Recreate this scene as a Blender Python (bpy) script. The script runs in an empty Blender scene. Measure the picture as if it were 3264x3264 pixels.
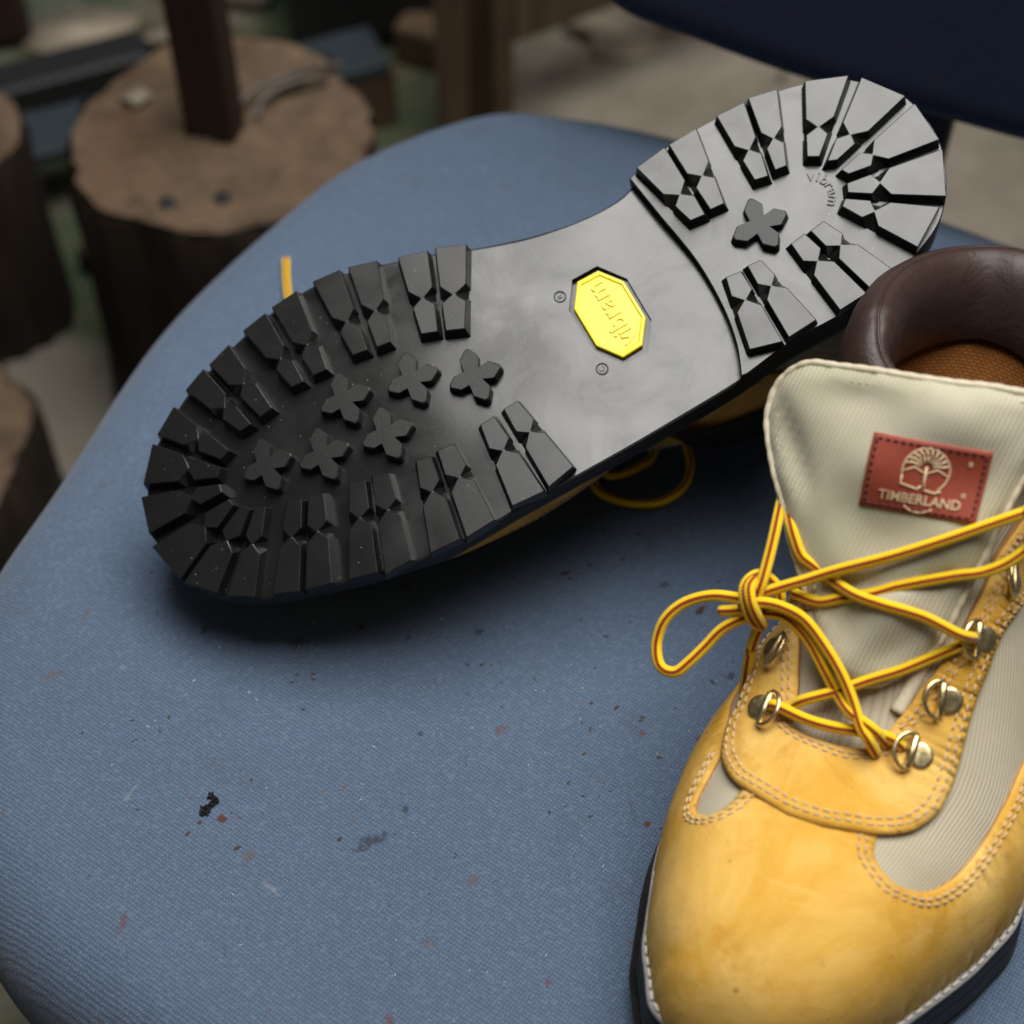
import bpy, math, random
import numpy as np
from mathutils import Vector, Matrix
from mathutils.geometry import delaunay_2d_cdt

# ------------------------------------------------------------------ camera
scene = bpy.context.scene
cd = bpy.data.cameras.new('camera'); cam = bpy.data.objects.new('camera', cd); scene.collection.objects.link(cam)
PITCH = math.radians(52.0)
cam.location = (0.0, -0.43096, 0.55161)
cam.rotation_euler = (math.radians(90) - PITCH, 0, 0)
cd.sensor_fit = 'HORIZONTAL'; cd.sensor_width = 13.0
cd.lens = 6.5 / math.tan(math.radians(16.0))
cd.clip_start = 0.02; cd.clip_end = 60
cd.dof.use_dof = True; cd.dof.focus_distance = 0.592; cd.dof.aperture_fstop = 2.8
scene.camera = cam

# ------------------------------------------------------------------ light
world = bpy.data.worlds.new('World'); scene.world = world; world.use_nodes = True
bg = world.node_tree.nodes['Background']
bg.inputs[0].default_value = (0.95, 0.97, 1.0, 1); bg.inputs[1].default_value = 0.07

def area(name, loc, target, sx, sy, power, col):
    l = bpy.data.lights.new(name, 'AREA'); l.shape = 'RECTANGLE'; l.size = sx; l.size_y = sy
    l.energy = power; l.color = col
    o = bpy.data.objects.new(name, l); scene.collection.objects.link(o)
    o.location = loc
    o.rotation_euler = (Vector(target) - Vector(loc)).to_track_quat('-Z', 'Y').to_euler()
    return o
# open roof light of the workshop, overhead
area('roof_light', (0.31, 0.30, 1.75), (0.31, 0.22, 0.0), 1.34, 1.3, 57.0, (1.0, 0.985, 0.95))

vs = scene.view_settings
vs.view_transform = 'Standard'; vs.look = 'None'; vs.exposure = 0.0; vs.gamma = 1.0; vs.use_curve_mapping = False
scene.cycles.use_denoising = True
scene.cycles.max_bounces = 8

rng = random.Random(7); nrg = np.random.default_rng(7)

# ------------------------------------------------------------------ helpers
def link(o, parent=None):
    scene.collection.objects.link(o)
    if parent is not None: o.parent = parent
    return o

def mesh(name, V, F, mat, parent=None, smooth=True, mats=None, midx=None, uv=None):
    me = bpy.data.meshes.new(name)
    me.from_pydata([tuple(map(float, v)) for v in V], [], [tuple(int(i) for i in f) for f in F])
    for m in (mats or [mat]): me.materials.append(m)
    if midx is not None: me.polygons.foreach_set('material_index', np.asarray(midx, dtype=np.int32))
    me.polygons.foreach_set('use_smooth', [bool(smooth)] * len(me.polygons))
    if uv is not None:
        ul = me.uv_layers.new(name='UVMap'); li = np.zeros(len(me.loops), dtype=np.int32); me.loops.foreach_get('vertex_index', li)
        ul.data.foreach_set('uv', np.asarray(uv, float)[li].astype(np.float32).ravel())
    me.update()
    return link(bpy.data.objects.new(name, me), parent)

def tag(o, label, cat, group=None, kind=None):
    o['label'] = label; o['category'] = cat
    if group: o['group'] = group
    if kind: o['kind'] = kind
    return o

def empty(name, M, label, cat):
    o = bpy.data.objects.new(name, None); o.empty_display_size = 0.03; scene.collection.objects.link(o)
    o.matrix_world = M
    return tag(o, label, cat)

def frame(O, X, Y, Z):
    return Matrix(((X[0], Y[0], Z[0], O[0]), (X[1], Y[1], Z[1], O[1]), (X[2], Y[2], Z[2], O[2]), (0, 0, 0, 1)))

def spline(P, n, closed=False):
    """Catmull-Rom through P, n evenly spaced samples"""
    P = np.asarray(P, float); k = len(P)
    idx = np.arange(0, k if closed else k - 1, 1 / 24.0)
    i = np.floor(idx).astype(int); f = (idx - i)[:, None]
    g = (lambda j: P[j % k]) if closed else (lambda j: P[np.clip(j, 0, k - 1)])
    p0, p1, p2, p3 = g(i - 1), g(i), g(i + 1), g(i + 2)
    Q = .5 * (2 * p1 + (p2 - p0) * f + (2 * p0 - 5 * p1 + 4 * p2 - p3) * f * f + (3 * p1 - p0 - 3 * p2 + p3) * f ** 3)
    Q = np.vstack([Q, P[:1] if closed else P[-1:]])
    L = np.r_[0, np.cumsum(np.linalg.norm(np.diff(Q, axis=0), axis=1))]
    t = np.linspace(0, L[-1], n, endpoint=not closed)
    return np.stack([np.interp(t, L, Q[:, d]) for d in range(P.shape[1])], -1)

def inside(poly, pts):
    x, y = pts[:, 0][:, None], pts[:, 1][:, None]
    a = poly; b = np.roll(poly, -1, 0)
    c = ((a[:, 1] > y) != (b[:, 1] > y)) & (x < (b[:, 0] - a[:, 0]) * (y - a[:, 1]) / (b[:, 1] - a[:, 1] + 1e-12) + a[:, 0])
    return c.sum(1) % 2 == 1

def cdt(poly, extra, holes=()):
    """triangulate polygon with interior points; returns verts2d, faces (orig boundary order kept first)"""
    pts = [tuple(p) for p in poly]; ed = [(i, (i + 1) % len(poly)) for i in range(len(poly))]
    for h in holes:
        s = len(pts); pts += [tuple(p) for p in h]; ed += [(s + i, s + (i + 1) % len(h)) for i in range(len(h))]
    pts += [tuple(p) for p in extra]
    r = delaunay_2d_cdt([Vector(p) for p in pts], ed, [], 0, 1e-7)
    V = np.array([tuple(v) for v in r[0]]); F = [list(f) for f in r[2]]
    c = np.array([V[f].mean(0) for f in F])
    ok = inside(np.asarray(poly), c)
    for h in holes: ok &= ~inside(np.asarray(h), c)
    F = [f for f, k in zip(F, ok) if k]
    out = []
    for f in F:
        a, b, d = V[f[0]], V[f[1]], V[f[2]]
        if (b[0] - a[0]) * (d[1] - a[1]) - (b[1] - a[1]) * (d[0] - a[0]) < 0: f = f[::-1]
        out.append(f)
    return V, out, r[3]

def tube(P, r, n=12, ref=(0, 0, 1), caps=True, prof=None):
    """tube verts/faces along P; face ring index returned for striping"""
    P = np.asarray(P, float); m = len(P)
    T = np.gradient(P, axis=0); T /= np.linalg.norm(T, axis=1, keepdims=True) + 1e-12
    ref = np.asarray(ref, float)
    V = []; rr = np.broadcast_to(np.asarray(r, float), (m,))
    u0 = None
    for i in range(m):
        u = ref - T[i] * (ref @ T[i])
        if np.linalg.norm(u) < .25 and u0 is not None: u = u0 - T[i] * (u0 @ T[i])
        u /= np.linalg.norm(u) + 1e-12
        if u0 is not None: 
            u = u + u0 * .6; u -= T[i] * (u @ T[i]); u /= np.linalg.norm(u) + 1e-12
        u0 = u; w = np.cross(T[i], u)
        a = np.arange(n) * 2 * math.pi / n
        V.append(P[i] + rr[i] * (np.cos(a)[:, None] * u + np.sin(a)[:, None] * w))
    V = np.concatenate(V); F = []; ring = []
    for i in range(m - 1):
        for k in range(n):
            F.append((i * n + k, i * n + (k + 1) % n, (i + 1) * n + (k + 1) % n, (i + 1) * n + k)); ring.append(k)
    if caps:
        F.append(tuple(range(n))[::-1]); ring.append(-1); F.append(tuple((m - 1) * n + k for k in range(n))); ring.append(-1)
    return V, F, ring

def join(parts):
    V = []; F = []; s = 0
    for v, f in parts:
        V.append(np.asarray(v, float)); F += [tuple(i + s for i in q) for q in f]; s += len(v)
    return np.concatenate(V), F

def boxvf(c, X, Y, Z, a, b, h):
    c, X, Y, Z = map(lambda q: np.asarray(q, float), (c, X, Y, Z))
    V = [c + X * a * i + Y * b * j + Z * h * k for k in (-1, 1) for j in (-1, 1) for i in (-1, 1)]
    return V, [(0, 2, 3, 1), (4, 5, 7, 6), (0, 1, 5, 4), (2, 6, 7, 3), (0, 4, 6, 2), (1, 3, 7, 5)]

def esplit(o, ang=32):
    m = o.modifiers.new('split', 'EDGE_SPLIT'); m.split_angle = math.radians(ang); return o

def bevel(o, w, seg=2, ang=35):
    m = o.modifiers.new('bevel', 'BEVEL'); m.width = w; m.segments = seg; m.limit_method = 'ANGLE'; m.angle_limit = math.radians(ang)
    return o

def textmesh(s, size, extr):
    c = bpy.data.curves.new('t', 'FONT'); c.body = s; c.size = size; c.extrude = extr; c.align_x = 'CENTER'; c.align_y = 'CENTER'; c.resolution_u = 4; c.offset = size * .011
    o = bpy.data.objects.new('t', c); scene.collection.objects.link(o)
    bpy.context.view_layer.update()
    me = bpy.data.meshes.new_from_object(o.evaluated_get(bpy.context.evaluated_depsgraph_get()))
    V = np.array([tuple(v.co) for v in me.vertices]); F = [tuple(p.vertices) for p in me.polygons]
    bpy.data.objects.remove(o); bpy.data.meshes.remove(me); bpy.data.curves.remove(c)
    return V, F

# ------------------------------------------------------------------ materials
class NT:
    def __init__(s, name):
        s.m = bpy.data.materials.new(name); s.m.use_nodes = True; s.t = s.m.node_tree; s.b = s.t.nodes['Principled BSDF']
    def n(s, typ, ins=None, **kw):
        x = s.t.nodes.new('ShaderNode' + typ)
        for k, v in kw.items(): setattr(x, k, v)
        for k, v in (ins or {}).items():
            if isinstance(v, bpy.types.NodeSocket): s.t.links.new(v, x.inputs[k])
            else: x.inputs[k].default_value = v
        return x
    def l(s, a, b): s.t.links.new(a, b)
    def co(s, scale=1.0, kind='Object', rot=(0, 0, 0), loc=(0, 0, 0)):
        tc = s.n('TexCoord'); sc = (scale,) * 3 if not isinstance(scale, tuple) else scale
        return s.n('Mapping', {'Vector': tc.outputs[kind], 'Scale': sc, 'Rotation': rot, 'Location': loc}).outputs[0]
    def noise(s, scale, detail=4, rough=.5, vec=None, dist=0.0):
        return s.n('TexNoise', {'Vector': vec if vec is not None else s.co(), 'Scale': scale, 'Detail': detail, 'Roughness': rough, 'Distortion': dist}).outputs['Fac']
    def ramp(s, fac, stops):
        r = s.n('ValToRGB', {'Fac': fac}); e = r.color_ramp.elements
        while len(e) < len(stops): e.new(.5)
        for k, (p, c) in enumerate(stops):
            e[k].position = p; e[k].color = (*c, 1) if not isinstance(c, float) else (c, c, c, 1)
        return r.outputs[0]
    def mix(s, fac, a, b, mode='MIX'):
        x = s.n('Mix', data_type='RGBA', blend_type=mode)
        for k, v in ((0, fac), (6, a), (7, b)):
            if isinstance(v, bpy.types.NodeSocket): s.l(v, x.inputs[k])
            else: x.inputs[k].default_value = v if not isinstance(v, tuple) or len(v) == 4 else (*v, 1)
        return x.outputs[2]
    def math(s, op, a, b=0.0, clamp=False):
        x = s.n('Math', operation=op, use_clamp=clamp)
        for k, v in ((0, a), (1, b)):
            if isinstance(v, bpy.types.NodeSocket): s.l(v, x.inputs[k])
            else: x.inputs[k].default_value = v
        return x.outputs[0]
    def mr(s, v, a, b, c=0.0, d=1.0):
        return s.n('MapRange', {'Value': v, 'From Min': a, 'From Max': b, 'To Min': c, 'To Max': d}).outputs[0]
    def bump(s, h, strength, dist, prev=None):
        i = {'Height': h, 'Strength': strength, 'Distance': dist}
        if prev is not None: i['Normal'] = prev
        return s.n('Bump', i).outputs[0]
    def out(s, col=None, rough=None, normal=None, metal=None, spec=None, sheen=None):
        for k, v in (('Base Color', col), ('Roughness', rough), ('Normal', normal), ('Metallic', metal), ('Specular IOR Level', spec), ('Sheen Weight', sheen)):
            if v is None: continue
            if isinstance(v, bpy.types.NodeSocket): s.l(v, s.b.inputs[k])
            else: s.b.inputs[k].default_value = (*v, 1) if isinstance(v, tuple) and len(v) == 3 else v
        return s.m

def simple(name, col, rough=.5, metal=0.0, var=.25, scale=120, bump=.0, bd=.0003, spec=.5):
    t = NT(name); f = t.noise(scale, 5, .6)
    c = t.mix(f, tuple(q * (1 - var) for q in col), tuple(min(1, q * (1 + var)) for q in col))
    n = t.bump(t.noise(scale * 6, 3), bump, bd) if bump else None
    return t.out(c, rough, n, metal, spec)

# --- seat cloth: woven upholstery with stains of its own
STAINS = [(-97.8, -144.5, 2.3, 'r'), (-92.3, -143.7, 1.0, 'r'), (-157.2, -56.9, 5.0, 'b'), (-140.5, -81.4, 1.7, 'p'), (-78.9, -171.0, 4.6, 'p'), (-64.7, -132.4, 1.5, 'b'), (-58.5, -131.1, 1.5, 'b'), (-129.7, -135.1, 4.2, 'p'), (-87.2, -159.1, 3.1, 'b'), (-125.1, -185.0, 4.6, 'r'), (-38.4, -64.0, 2.1, 'd'), (-12.2, -60.7, 2.1, 'd'), (72.4, -81.7, 2.1, 'd'), (79.1, -78.4, 2.1, 'd'), (76.5, -94.8, 2.5, 'd'), (-4.3, -105.1, 2.5, 'r'), (-32.6, -107.5, 1.3, 'd'), (45.2, -105.4, 1.5, 'r'), (58.1, -35.1, 3.1, 'd'), (-44.6, 213.1, 2.3, 'r'), (23.9, 240.4, 1.9, 'r'), (10.7, -202.5, 2.3, 'r'), (-38.6, -216.9, 3.1, 'r'), (-36.6, -139.2, 1.9, 'd'), (-13.9, -166.6, 2.7, 'b'), (-78.8, -67.8, 3.1, 'd'), (-47.1, -152.2, 7.0, 'd'), (-113.0, -62.6, 2.7, 'd'), (-164.0, -85.0, 4.6, 'b'), (65.7, -106.7, 1.9, 'r')]
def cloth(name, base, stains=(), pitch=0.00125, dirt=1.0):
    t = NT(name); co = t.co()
    # knitted weave: small irregular stitches in slanted rows
    ma = t.n('Mapping', {'Vector': co, 'Rotation': (0, 0, .62), 'Scale': (1.0, 1.45, 1.0)}).outputs[0]
    vo = t.n('TexVoronoi', {'Vector': ma, 'Scale': 1 / pitch, 'Randomness': .62}, feature='F1', distance='EUCLIDEAN')
    wob = t.n('TexNoise', {'Vector': co, 'Scale': 260.0, 'Detail': 3.0})
    mw = t.n('Mapping', {'Vector': t.mix(.0011, co, wob.outputs['Color'], 'ADD'), 'Rotation': (0, 0, .62)}).outputs[0]
    w1 = t.n('TexWave', {'Vector': mw, 'Scale': 2 * math.pi / (pitch * .95) / 20, 'Distortion': .0}, wave_type='BANDS', bands_direction='X').outputs['Fac']
    w2 = t.n('TexWave', {'Vector': mw, 'Scale': 2 * math.pi / (pitch * 1.15) / 20, 'Distortion': .0}, wave_type='BANDS', bands_direction='Y').outputs['Fac']
    weave = t.math('ADD', t.math('MULTIPLY', t.math('MULTIPLY', w1, w2), .8), t.mr(vo.outputs['Distance'], .0, .62, .3, 0))
    cellc = t.n('SeparateColor', {'Color': vo.outputs['Color']}).outputs[0]
    big = t.noise(7, 5, .6, co); fine = t.noise(1100, 3, .7, co); med = t.noise(60, 5, .7, co)
    c = t.mix(big, tuple(q * .82 for q in base), tuple(q * 1.18 for q in base))
    c = t.mix(t.mr(med, .35, .7, .12, 0), c, tuple(q * .62 for q in base))
    c = t.mix(t.mr(weave, .60, .10, 0, .66), c, tuple(q * .40 for q in base))
    c = t.mix(t.mr(cellc, .6, 1, 0, .16), c, tuple(min(1, q * w_) for q, w_ in zip(base, (2.1, 1.9, 1.6))))
    c = t.mix(t.mr(fine, .70, .82, 0, .4), c, (.34, .36, .40) if dirt > .5 else base)
    c = t.mix(t.mr(t.noise(26, 6, .75, co), .56, .78, 0, .45 * dirt), c, (.055, .05, .05))
    c = t.mix(t.mr(t.noise(75, 6, .75, t.co(1.0, 'Object', (0, 0, 0), (.3, .7, 0))), .62, .70, 0, .6 * dirt), c, (.10, .06, .045))
    c = t.mix(t.mr(t.noise(120, 5, .7, t.co((1.0, .35, 1.0), 'Object', (0, 0, .9), (.1, .2, 0))), .66, .73, 0, .7 * dirt), c, (.03, .026, .026))
    COL = {'r': (.10, .035, .02), 'b': (.10, .075, .06), 'p': (.22, .22, .25), 'd': (.022, .02, .022)}
    FAC = {'r': .6, 'b': .6, 'p': .45, 'd': .65}
    sn = t.n('TexNoise', {'Vector': co, 'Scale': 420.0, 'Detail': 4.0, 'Roughness': .7})
    rr = random.Random(3)
    for (x, y, r, k) in stains:
        a = rr.uniform(0, 3.1); s = (1000 / r, 1000 / (r * (rr.uniform(.45, .9) if r < 4 else rr.uniform(.2, .35))), 1.0)
        mp = t.n('Mapping', {'Vector': co, 'Scale': s, 'Rotation': (0, 0, a)}, vector_type='TEXTURE') if False else None
        sh = t.n('VectorMath', {0: co, 1: (x / 1000, y / 1000, 0)}, operation='SUBTRACT').outputs[0]
        sh = t.n('Mapping', {'Vector': sh, 'Rotation': (0, 0, a)}).outputs[0]
        sh = t.n('VectorMath', {0: sh, 1: (s[0], s[1], 0)}, operation='MULTIPLY').outputs[0]
        ln = t.n('VectorMath', {0: sh}, operation='LENGTH').outputs['Value']
        ln = t.math('ADD', ln, t.mr(sn.outputs['Fac'], .25, .75, -.9, .9))
        c = t.mix(t.mr(ln, .45, 1.05, FAC[k], 0), c, COL[k])
    nrm = t.bump(weave, .5, .0006)
    nrm = t.bump(fine, .25, .0004, nrm)
    return t.out(c, .9, nrm, spec=.2, sheen=.15)
M_SEAT = cloth('seat_cloth', (.104, .150, .232), STAINS)
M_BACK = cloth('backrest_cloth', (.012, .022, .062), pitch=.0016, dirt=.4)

# --- rubber of the outsoles
def rubber(name, grain):
    t = NT(name); co = t.co()
    sm = t.noise(22, 5, .6, co, .6)
    c = t.mix(sm, (.0065, .0065, .0068), (.013, .0125, .0122))
    c = t.mix(t.mr(t.noise(160, 6, .75, co), .62, .80, 0, .4), c, (.045, .042, .04))
    sp = t.n('TexVoronoi', {'Vector': co, 'Scale': 300.0}, feature='F1').outputs['Distance']
    c = t.mix(t.math('MULTIPLY', t.mr(sp, .05, .10, .8, 0), t.mr(t.noise(33, 3, .5, co), .48, .6, 0, 1)), c, (.22, .20, .17))
    c = t.mix(t.mr(t.noise(11, 6, .75, co, 1.0), .5, .72, 0, .25), c, (.034, .032, .030))
    r = t.mr(t.noise(30, 6, .65, co, .8), .3, .75, .17, .38) if not grain else t.mr(t.noise(60, 5, .6, co), .3, .7, .26, .36)
    nb = t.bump(t.noise(16, 2, .4, co), .16, .006)
    nb = t.bump(t.noise(2200 if grain else 500, 2, .5, co), .16 if grain else .05, .0002, nb)
    return t.out(c, r, nb, spec=.55)
M_STUD = simple('stud_rubber', (.010, .010, .010), .5, var=.4, scale=300, bump=.3, bd=.0003, spec=.5)
M_RUB = rubber('rubber_smooth', False); M_LUG = rubber('rubber_lug', True)
M_SIDE = simple('rubber_side', (.012, .012, .013), .55, var=.3, bump=.2, spec=.35)
t = NT('yellow_plaque'); M_PLQ = t.out(t.mix(t.noise(80, 3), (.90, .70, .012), (.93, .76, .02)), .32, t.bump(t.noise(300, 2), .05, .0002), spec=.5)

# --- leather, cloth, metal of the uppers
def nubuck(name, a, b, dark):
    t = NT(name); co = t.co()
    c = t.mix(t.ramp(t.noise(24, 6, .62, co, .5), [(.38, 0.0), (.62, 1.0)]), a, b)
    c = t.mix(t.mr(t.noise(48, 6, .7, co, .8), .54, .70, 0, .6), c, dark)
    c = t.mix(t.mr(t.noise(13, 6, .7, t.co(1.0, 'Object', (0, 0, 0), (.2, .5, .1)), .6), .55, .68, 0, .32), c, tuple(q * .72 for q in dark))
    c = t.mix(t.mr(t.noise(190, 3, .6, co), .70, .78, 0, .55), c, tuple(q * .45 for q in dark))
    v = t.n('TexVoronoi', {'Vector': co, 'Scale': 62.0, 'Randomness': 1.0}, feature='F1').outputs['Distance']
    c = t.mix(t.mr(v, .03, .07, .6, 0), c, tuple(q * .35 for q in dark))
    sc = t.noise(90, 4, .6, t.co((1.0, .12, 1.0), 'Object', (0, 0, .5)), 1.5); c = t.mix(t.mr(sc, .64, .74, 0, .35), c, b)
    nb = t.bump(t.noise(45, 5, .6, co), .3, .002); nb = t.bump(t.noise(1300, 4, .65, co), .45, .0004, nb)
    return t.out(c, t.mr(t.noise(40, 4, .6, co), .3, .7, .70, .88), nb, spec=.18)
M_NUB = nubuck('wheat_nubuck', (.62, .335, .046), (.78, .50, .145), (.47, .21, .022))
M_EDGE = simple('leather_cut_edge', (.34, .15, .035), .7, var=.3, scale=400)
def ribbed(name, base, stain, pitch, ang, con=.30, st=.5):
    t = NT(name); uv = t.co(1.0, 'UV', (0, 0, ang))
    w = t.n('TexWave', {'Vector': uv, 'Scale': 2 * math.pi / pitch / 20, 'Distortion': .35, 'Detail': 1.0}, wave_type='BANDS', bands_direction='Y').outputs['Fac']
    w2 = t.n('TexWave', {'Vector': uv, 'Scale': 2 * math.pi / (pitch * .9) / 20, 'Distortion': .5, 'Detail': 1.0}, wave_type='BANDS', bands_direction='X').outputs['Fac']
    co = t.co(); c = t.mix(t.noise(35, 5, .6, co), tuple(q * .88 for q in base), tuple(q * 1.08 for q in base))
    c = t.mix(t.mr(w, .45, .0, 0, con), c, tuple(q * .5 for q in base))
    c = t.mix(t.mr(t.noise(28, 4, .6, co, .4), .46, .70, 0, .7), c, stain)
    h = t.math('ADD', w, t.math('MULTIPLY', w2, .10))
    return t.out(c, .85, t.bump(h, st, .0004), spec=.2, sheen=.1)
M_FAB = ribbed('ribbed_cloth', (.50, .44, .32), (.40, .34, .22), 1.2, 0.0, .40, .6)
M_TON = ribbed('tongue_cloth', (.53, .485, .36), (.40, .395, .245), 1.35, 1.45, .24, .4)
M_TRIM = simple('tongue_binding', (.66, .58, .42), .85, var=.25, scale=700, bump=.6, bd=.0004)
M_THR = simple('pale_thread', (.58, .43, .28), .8, var=.3, scale=800)
M_THRW = simple('welt_thread', (.62, .59, .55), .8, var=.3, scale=800)
M_WELT = simple('welt_rubber', (.40, .375, .35), .6, var=.35, scale=160, bump=.3, bd=.0004)
t = NT('brass'); M_BRASS = t.out(t.mix(t.noise(300, 5, .7), (.60, .46, .20), (.82, .68, .40)), t.mr(t.noise(500, 4), .3, .7, .22, .42), t.bump(t.noise(900, 2), .06, .0002), metal=1.0)
def leather(name, a, b, rough):
    t = NT(name); co = t.co()
    c = t.mix(t.noise(60, 5, .6, co), a, b)
    v = t.n('TexVoronoi', {'Vector': co, 'Scale': 900.0}, feature='DISTANCE_TO_EDGE').outputs['Distance']
    nb = t.bump(t.noise(90, 5, .6, co, 1.2), .30, .0020); nb = t.bump(v, .18, .0002, nb)
    return t.out(c, t.mr(t.noise(80, 4, .6, co), .3, .7, rough - .06, rough + .08), nb, spec=.5)
M_COL = leather('collar_leather', (.026, .0135, .0105), (.044, .022, .017), .52)
t = NT('lining_mesh'); uv = t.co(1.0, 'UV')
ck = t.n('TexBrick', {'Vector': uv, 'Scale': 1.0, 'Mortar Size': .25, 'Brick Width': 2.4, 'Row Height': 1.5, 'Color1': (.24, .085, .014, 1), 'Color2': (.18, .062, .010, 1), 'Mortar': (.10, .035, .008, 1)})
M_LIN = t.out(ck.outputs['Color'], .8, t.bump(ck.outputs['Fac'], -.5, .0008), spec=.2)
M_INS = simple('insole', (.05, .025, .015), .8)
def lacem(name, a, b):
    t = NT(name); tc = t.co(1.0, 'UV')
    w = t.n('TexWave', {'Vector': tc, 'Scale': 2 * math.pi / .8 / 20, 'Distortion': 1.2}, wave_type='BANDS', bands_direction='X').outputs['Fac']
    c = t.mix(t.mr(w, 0, 1, .25, 1), tuple(q * .92 for q in a), b); c = t.mix(t.mr(t.noise(260, 4, .6), .62, .8, 0, .4), c, tuple(q * .5 for q in a))
    return t.out(c, .8, t.bump(w, .35, .0003), spec=.15, sheen=.2)
M_LY = lacem('lace_yellow', (.74, .44, .004), (.90, .62, .010)); M_LR = lacem('lace_red', (.16, .018, .005), (.34, .05, .008))
M_LAB = simple('label_red', (.28, .046, .020), .7, var=.22, scale=500, bump=.4)
M_LABT = simple('label_cream', (.62, .46, .28), .8, var=.3, scale=900)
M_LABD = simple('label_stitch', (.09, .015, .03), .8)

# --- workshop surroundings
def woodm(name, a, b, scale, rough=.8):
    t = NT(name); co = t.co()
    st = t.n('Mapping', {'Vector': co, 'Scale': (1, 1, .12)}).outputs[0]
    c = t.mix(t.ramp(t.noise(scale, 6, .65, st, .8), [(.3, 0.0), (.7, 1.0)]), a, b)
    return t.out(c, rough, t.bump(t.noise(scale * 3, 5, .6, st), .5, .003), spec=.2)
M_WOOD = woodm('rail_wood', (.055, .034, .020), (.13, .088, .053), 25)
M_BARK = woodm('log_bark', (.010, .007, .005), (.045, .030, .021), 40)
t = NT('log_end_grain'); co = t.co()
ln = t.n('VectorMath', {0: t.n('VectorMath', {0: co, 1: (1, 1, 0)}, operation='MULTIPLY').outputs[0]}, operation='LENGTH').outputs['Value']
rg = t.math('SINE', t.math('MULTIPLY', t.math('ADD', ln, t.mr(t.noise(18, 4, .6, co), 0, 1, 0, .02)), 900.0))
c = t.mix(t.ramp(t.noise(16, 6, .6, co, .7), [(.3, 0.0), (.72, 1.0)]), (.072, .050, .033), (.185, .126, .080))
c = t.mix(t.mr(rg, -1, 1, 0, .25), c, (.05, .035, .025)); c = t.mix(t.mr(t.noise(9, 3, .5, co), .55, .75, 0, .5), c, (.16, .075, .045))
vc = t.n('TexVoronoi', {'Vector': t.n('Mapping', {'Vector': t.mix(.03, co, t.n('TexNoise', {'Vector': co, 'Scale': 25.0}).outputs['Color'], 'ADD')}).outputs[0], 'Scale': 17.0}, feature='DISTANCE_TO_EDGE').outputs['Distance']
c = t.mix(t.mr(vc, .0, .02, .55, 0), c, (.02, .015, .011)); c = t.mix(t.mr(t.noise(30, 6, .7, co), .52, .75, 0, .7), c, (.035, .026, .02))
M_END = t.out(c, .85, t.bump(t.noise(60, 6, .6, co), .5, .004), spec=.15)
t = NT('floor_paint'); co = t.co()
c = t.mix(t.ramp(t.noise(7, 6, .65, co, .5), [(.35, 0.0), (.65, 1.0)]), (.022, .055, .028), (.085, .075, .040))
c = t.mix(t.ramp(t.noise(4.5, 6, .6, t.co(1.0, 'Object', (0, 0, 0), (3, 1, 0)), .8), [(.46, 0.0), (.58, 1.0)]), c, (.17, .15, .12))
c = t.mix(t.mr(t.noise(11, 6, .7, t.co(1.0, 'Object', (0, 0, 0), (7, 4, 0))), .56, .72, 0, .7), c, (.15, .075, .026))
c = t.mix(t.mr(t.noise(28, 6, .7, co), .60, .72, 0, .85), c, (.022, .018, .014))
xs = t.n('SeparateXYZ', {'Vector': co}).outputs[0]
c = t.mix(t.mr(t.math('ADD', xs, t.mr(t.noise(9, 5, .6, co), 0, 1, -.25, .25)), -.06, .06, 0, .75), c, t.mix(t.noise(14, 5, .6, co), (.07, .056, .040), (.36, .31, .25)))
M_FLOOR = t.out(c, .75, t.bump(t.noise(50, 6, .65, co), .6, .006), spec=.3)
M_STEEL = simple('rusty_steel', (.034, .016, .010), .65, .3, .5, 30, .4, .001)
M_BLUE = simple('blue_steel', (.024, .036, .045), .6, .1, .4, 40, .3, .001)
M_BLACK = simple('black_plastic', (.010, .010, .011), .55, 0, .3, 60, .2)
M_WIRE = simple('grey_wire', (.10, .085, .07), .5, .3, .3, 60)
M_PALE = simple('pale_scrap', (.34, .28, .21), .85, 0, .3, 60, .5, .002)
M_LINT = simple('crumbs', (.36, .36, .36), .9, 0, .5, 300)
M_FLECK = simple('brown_flecks', (.045, .028, .020), .9, 0, .6, 300)
M_FLUFF = simple('black_fluff', (.012, .011, .010), .9, 0, .5, 300)
M_REDB = simple('dried_drop', (.07, .022, .015), .85, 0, .4, 300)

# ------------------------------------------------------------------ floor
g = np.linspace(-1, 1, 41)
V = [(x * 6, y * 6 + 1, 0.003 * math.sin(x * 40) * math.cos(y * 33)) for y in g for x in g]
F = [(j * 41 + i, j * 41 + i + 1, (j + 1) * 41 + i + 1, (j + 1) * 41 + i) for j in range(40) for i in range(40)]
fl = mesh('floor', V, F, M_FLOOR); fl.location = (0, 0, -.485); fl['kind'] = 'structure'

# ------------------------------------------------------------------ chair
NS = np.array([0.04208373, 0.09554992, 0.99453465]); SX = np.array([0.99910592, 0, -0.04227717]); SY = np.array([-0.00403958, 0.99542464, -0.09546449])
chair = empty('office_chair', Matrix.Translation((0.05, 0.0, -.48)), 'blue fabric office chair with worn stained seat carrying the two boots', 'chair')
def setlocal(o, M):
    o.parent = chair; o.matrix_parent_inverse = chair.matrix_world.inverted(); o.matrix_basis = M; return o
bpy.context.view_layer.update()

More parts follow.
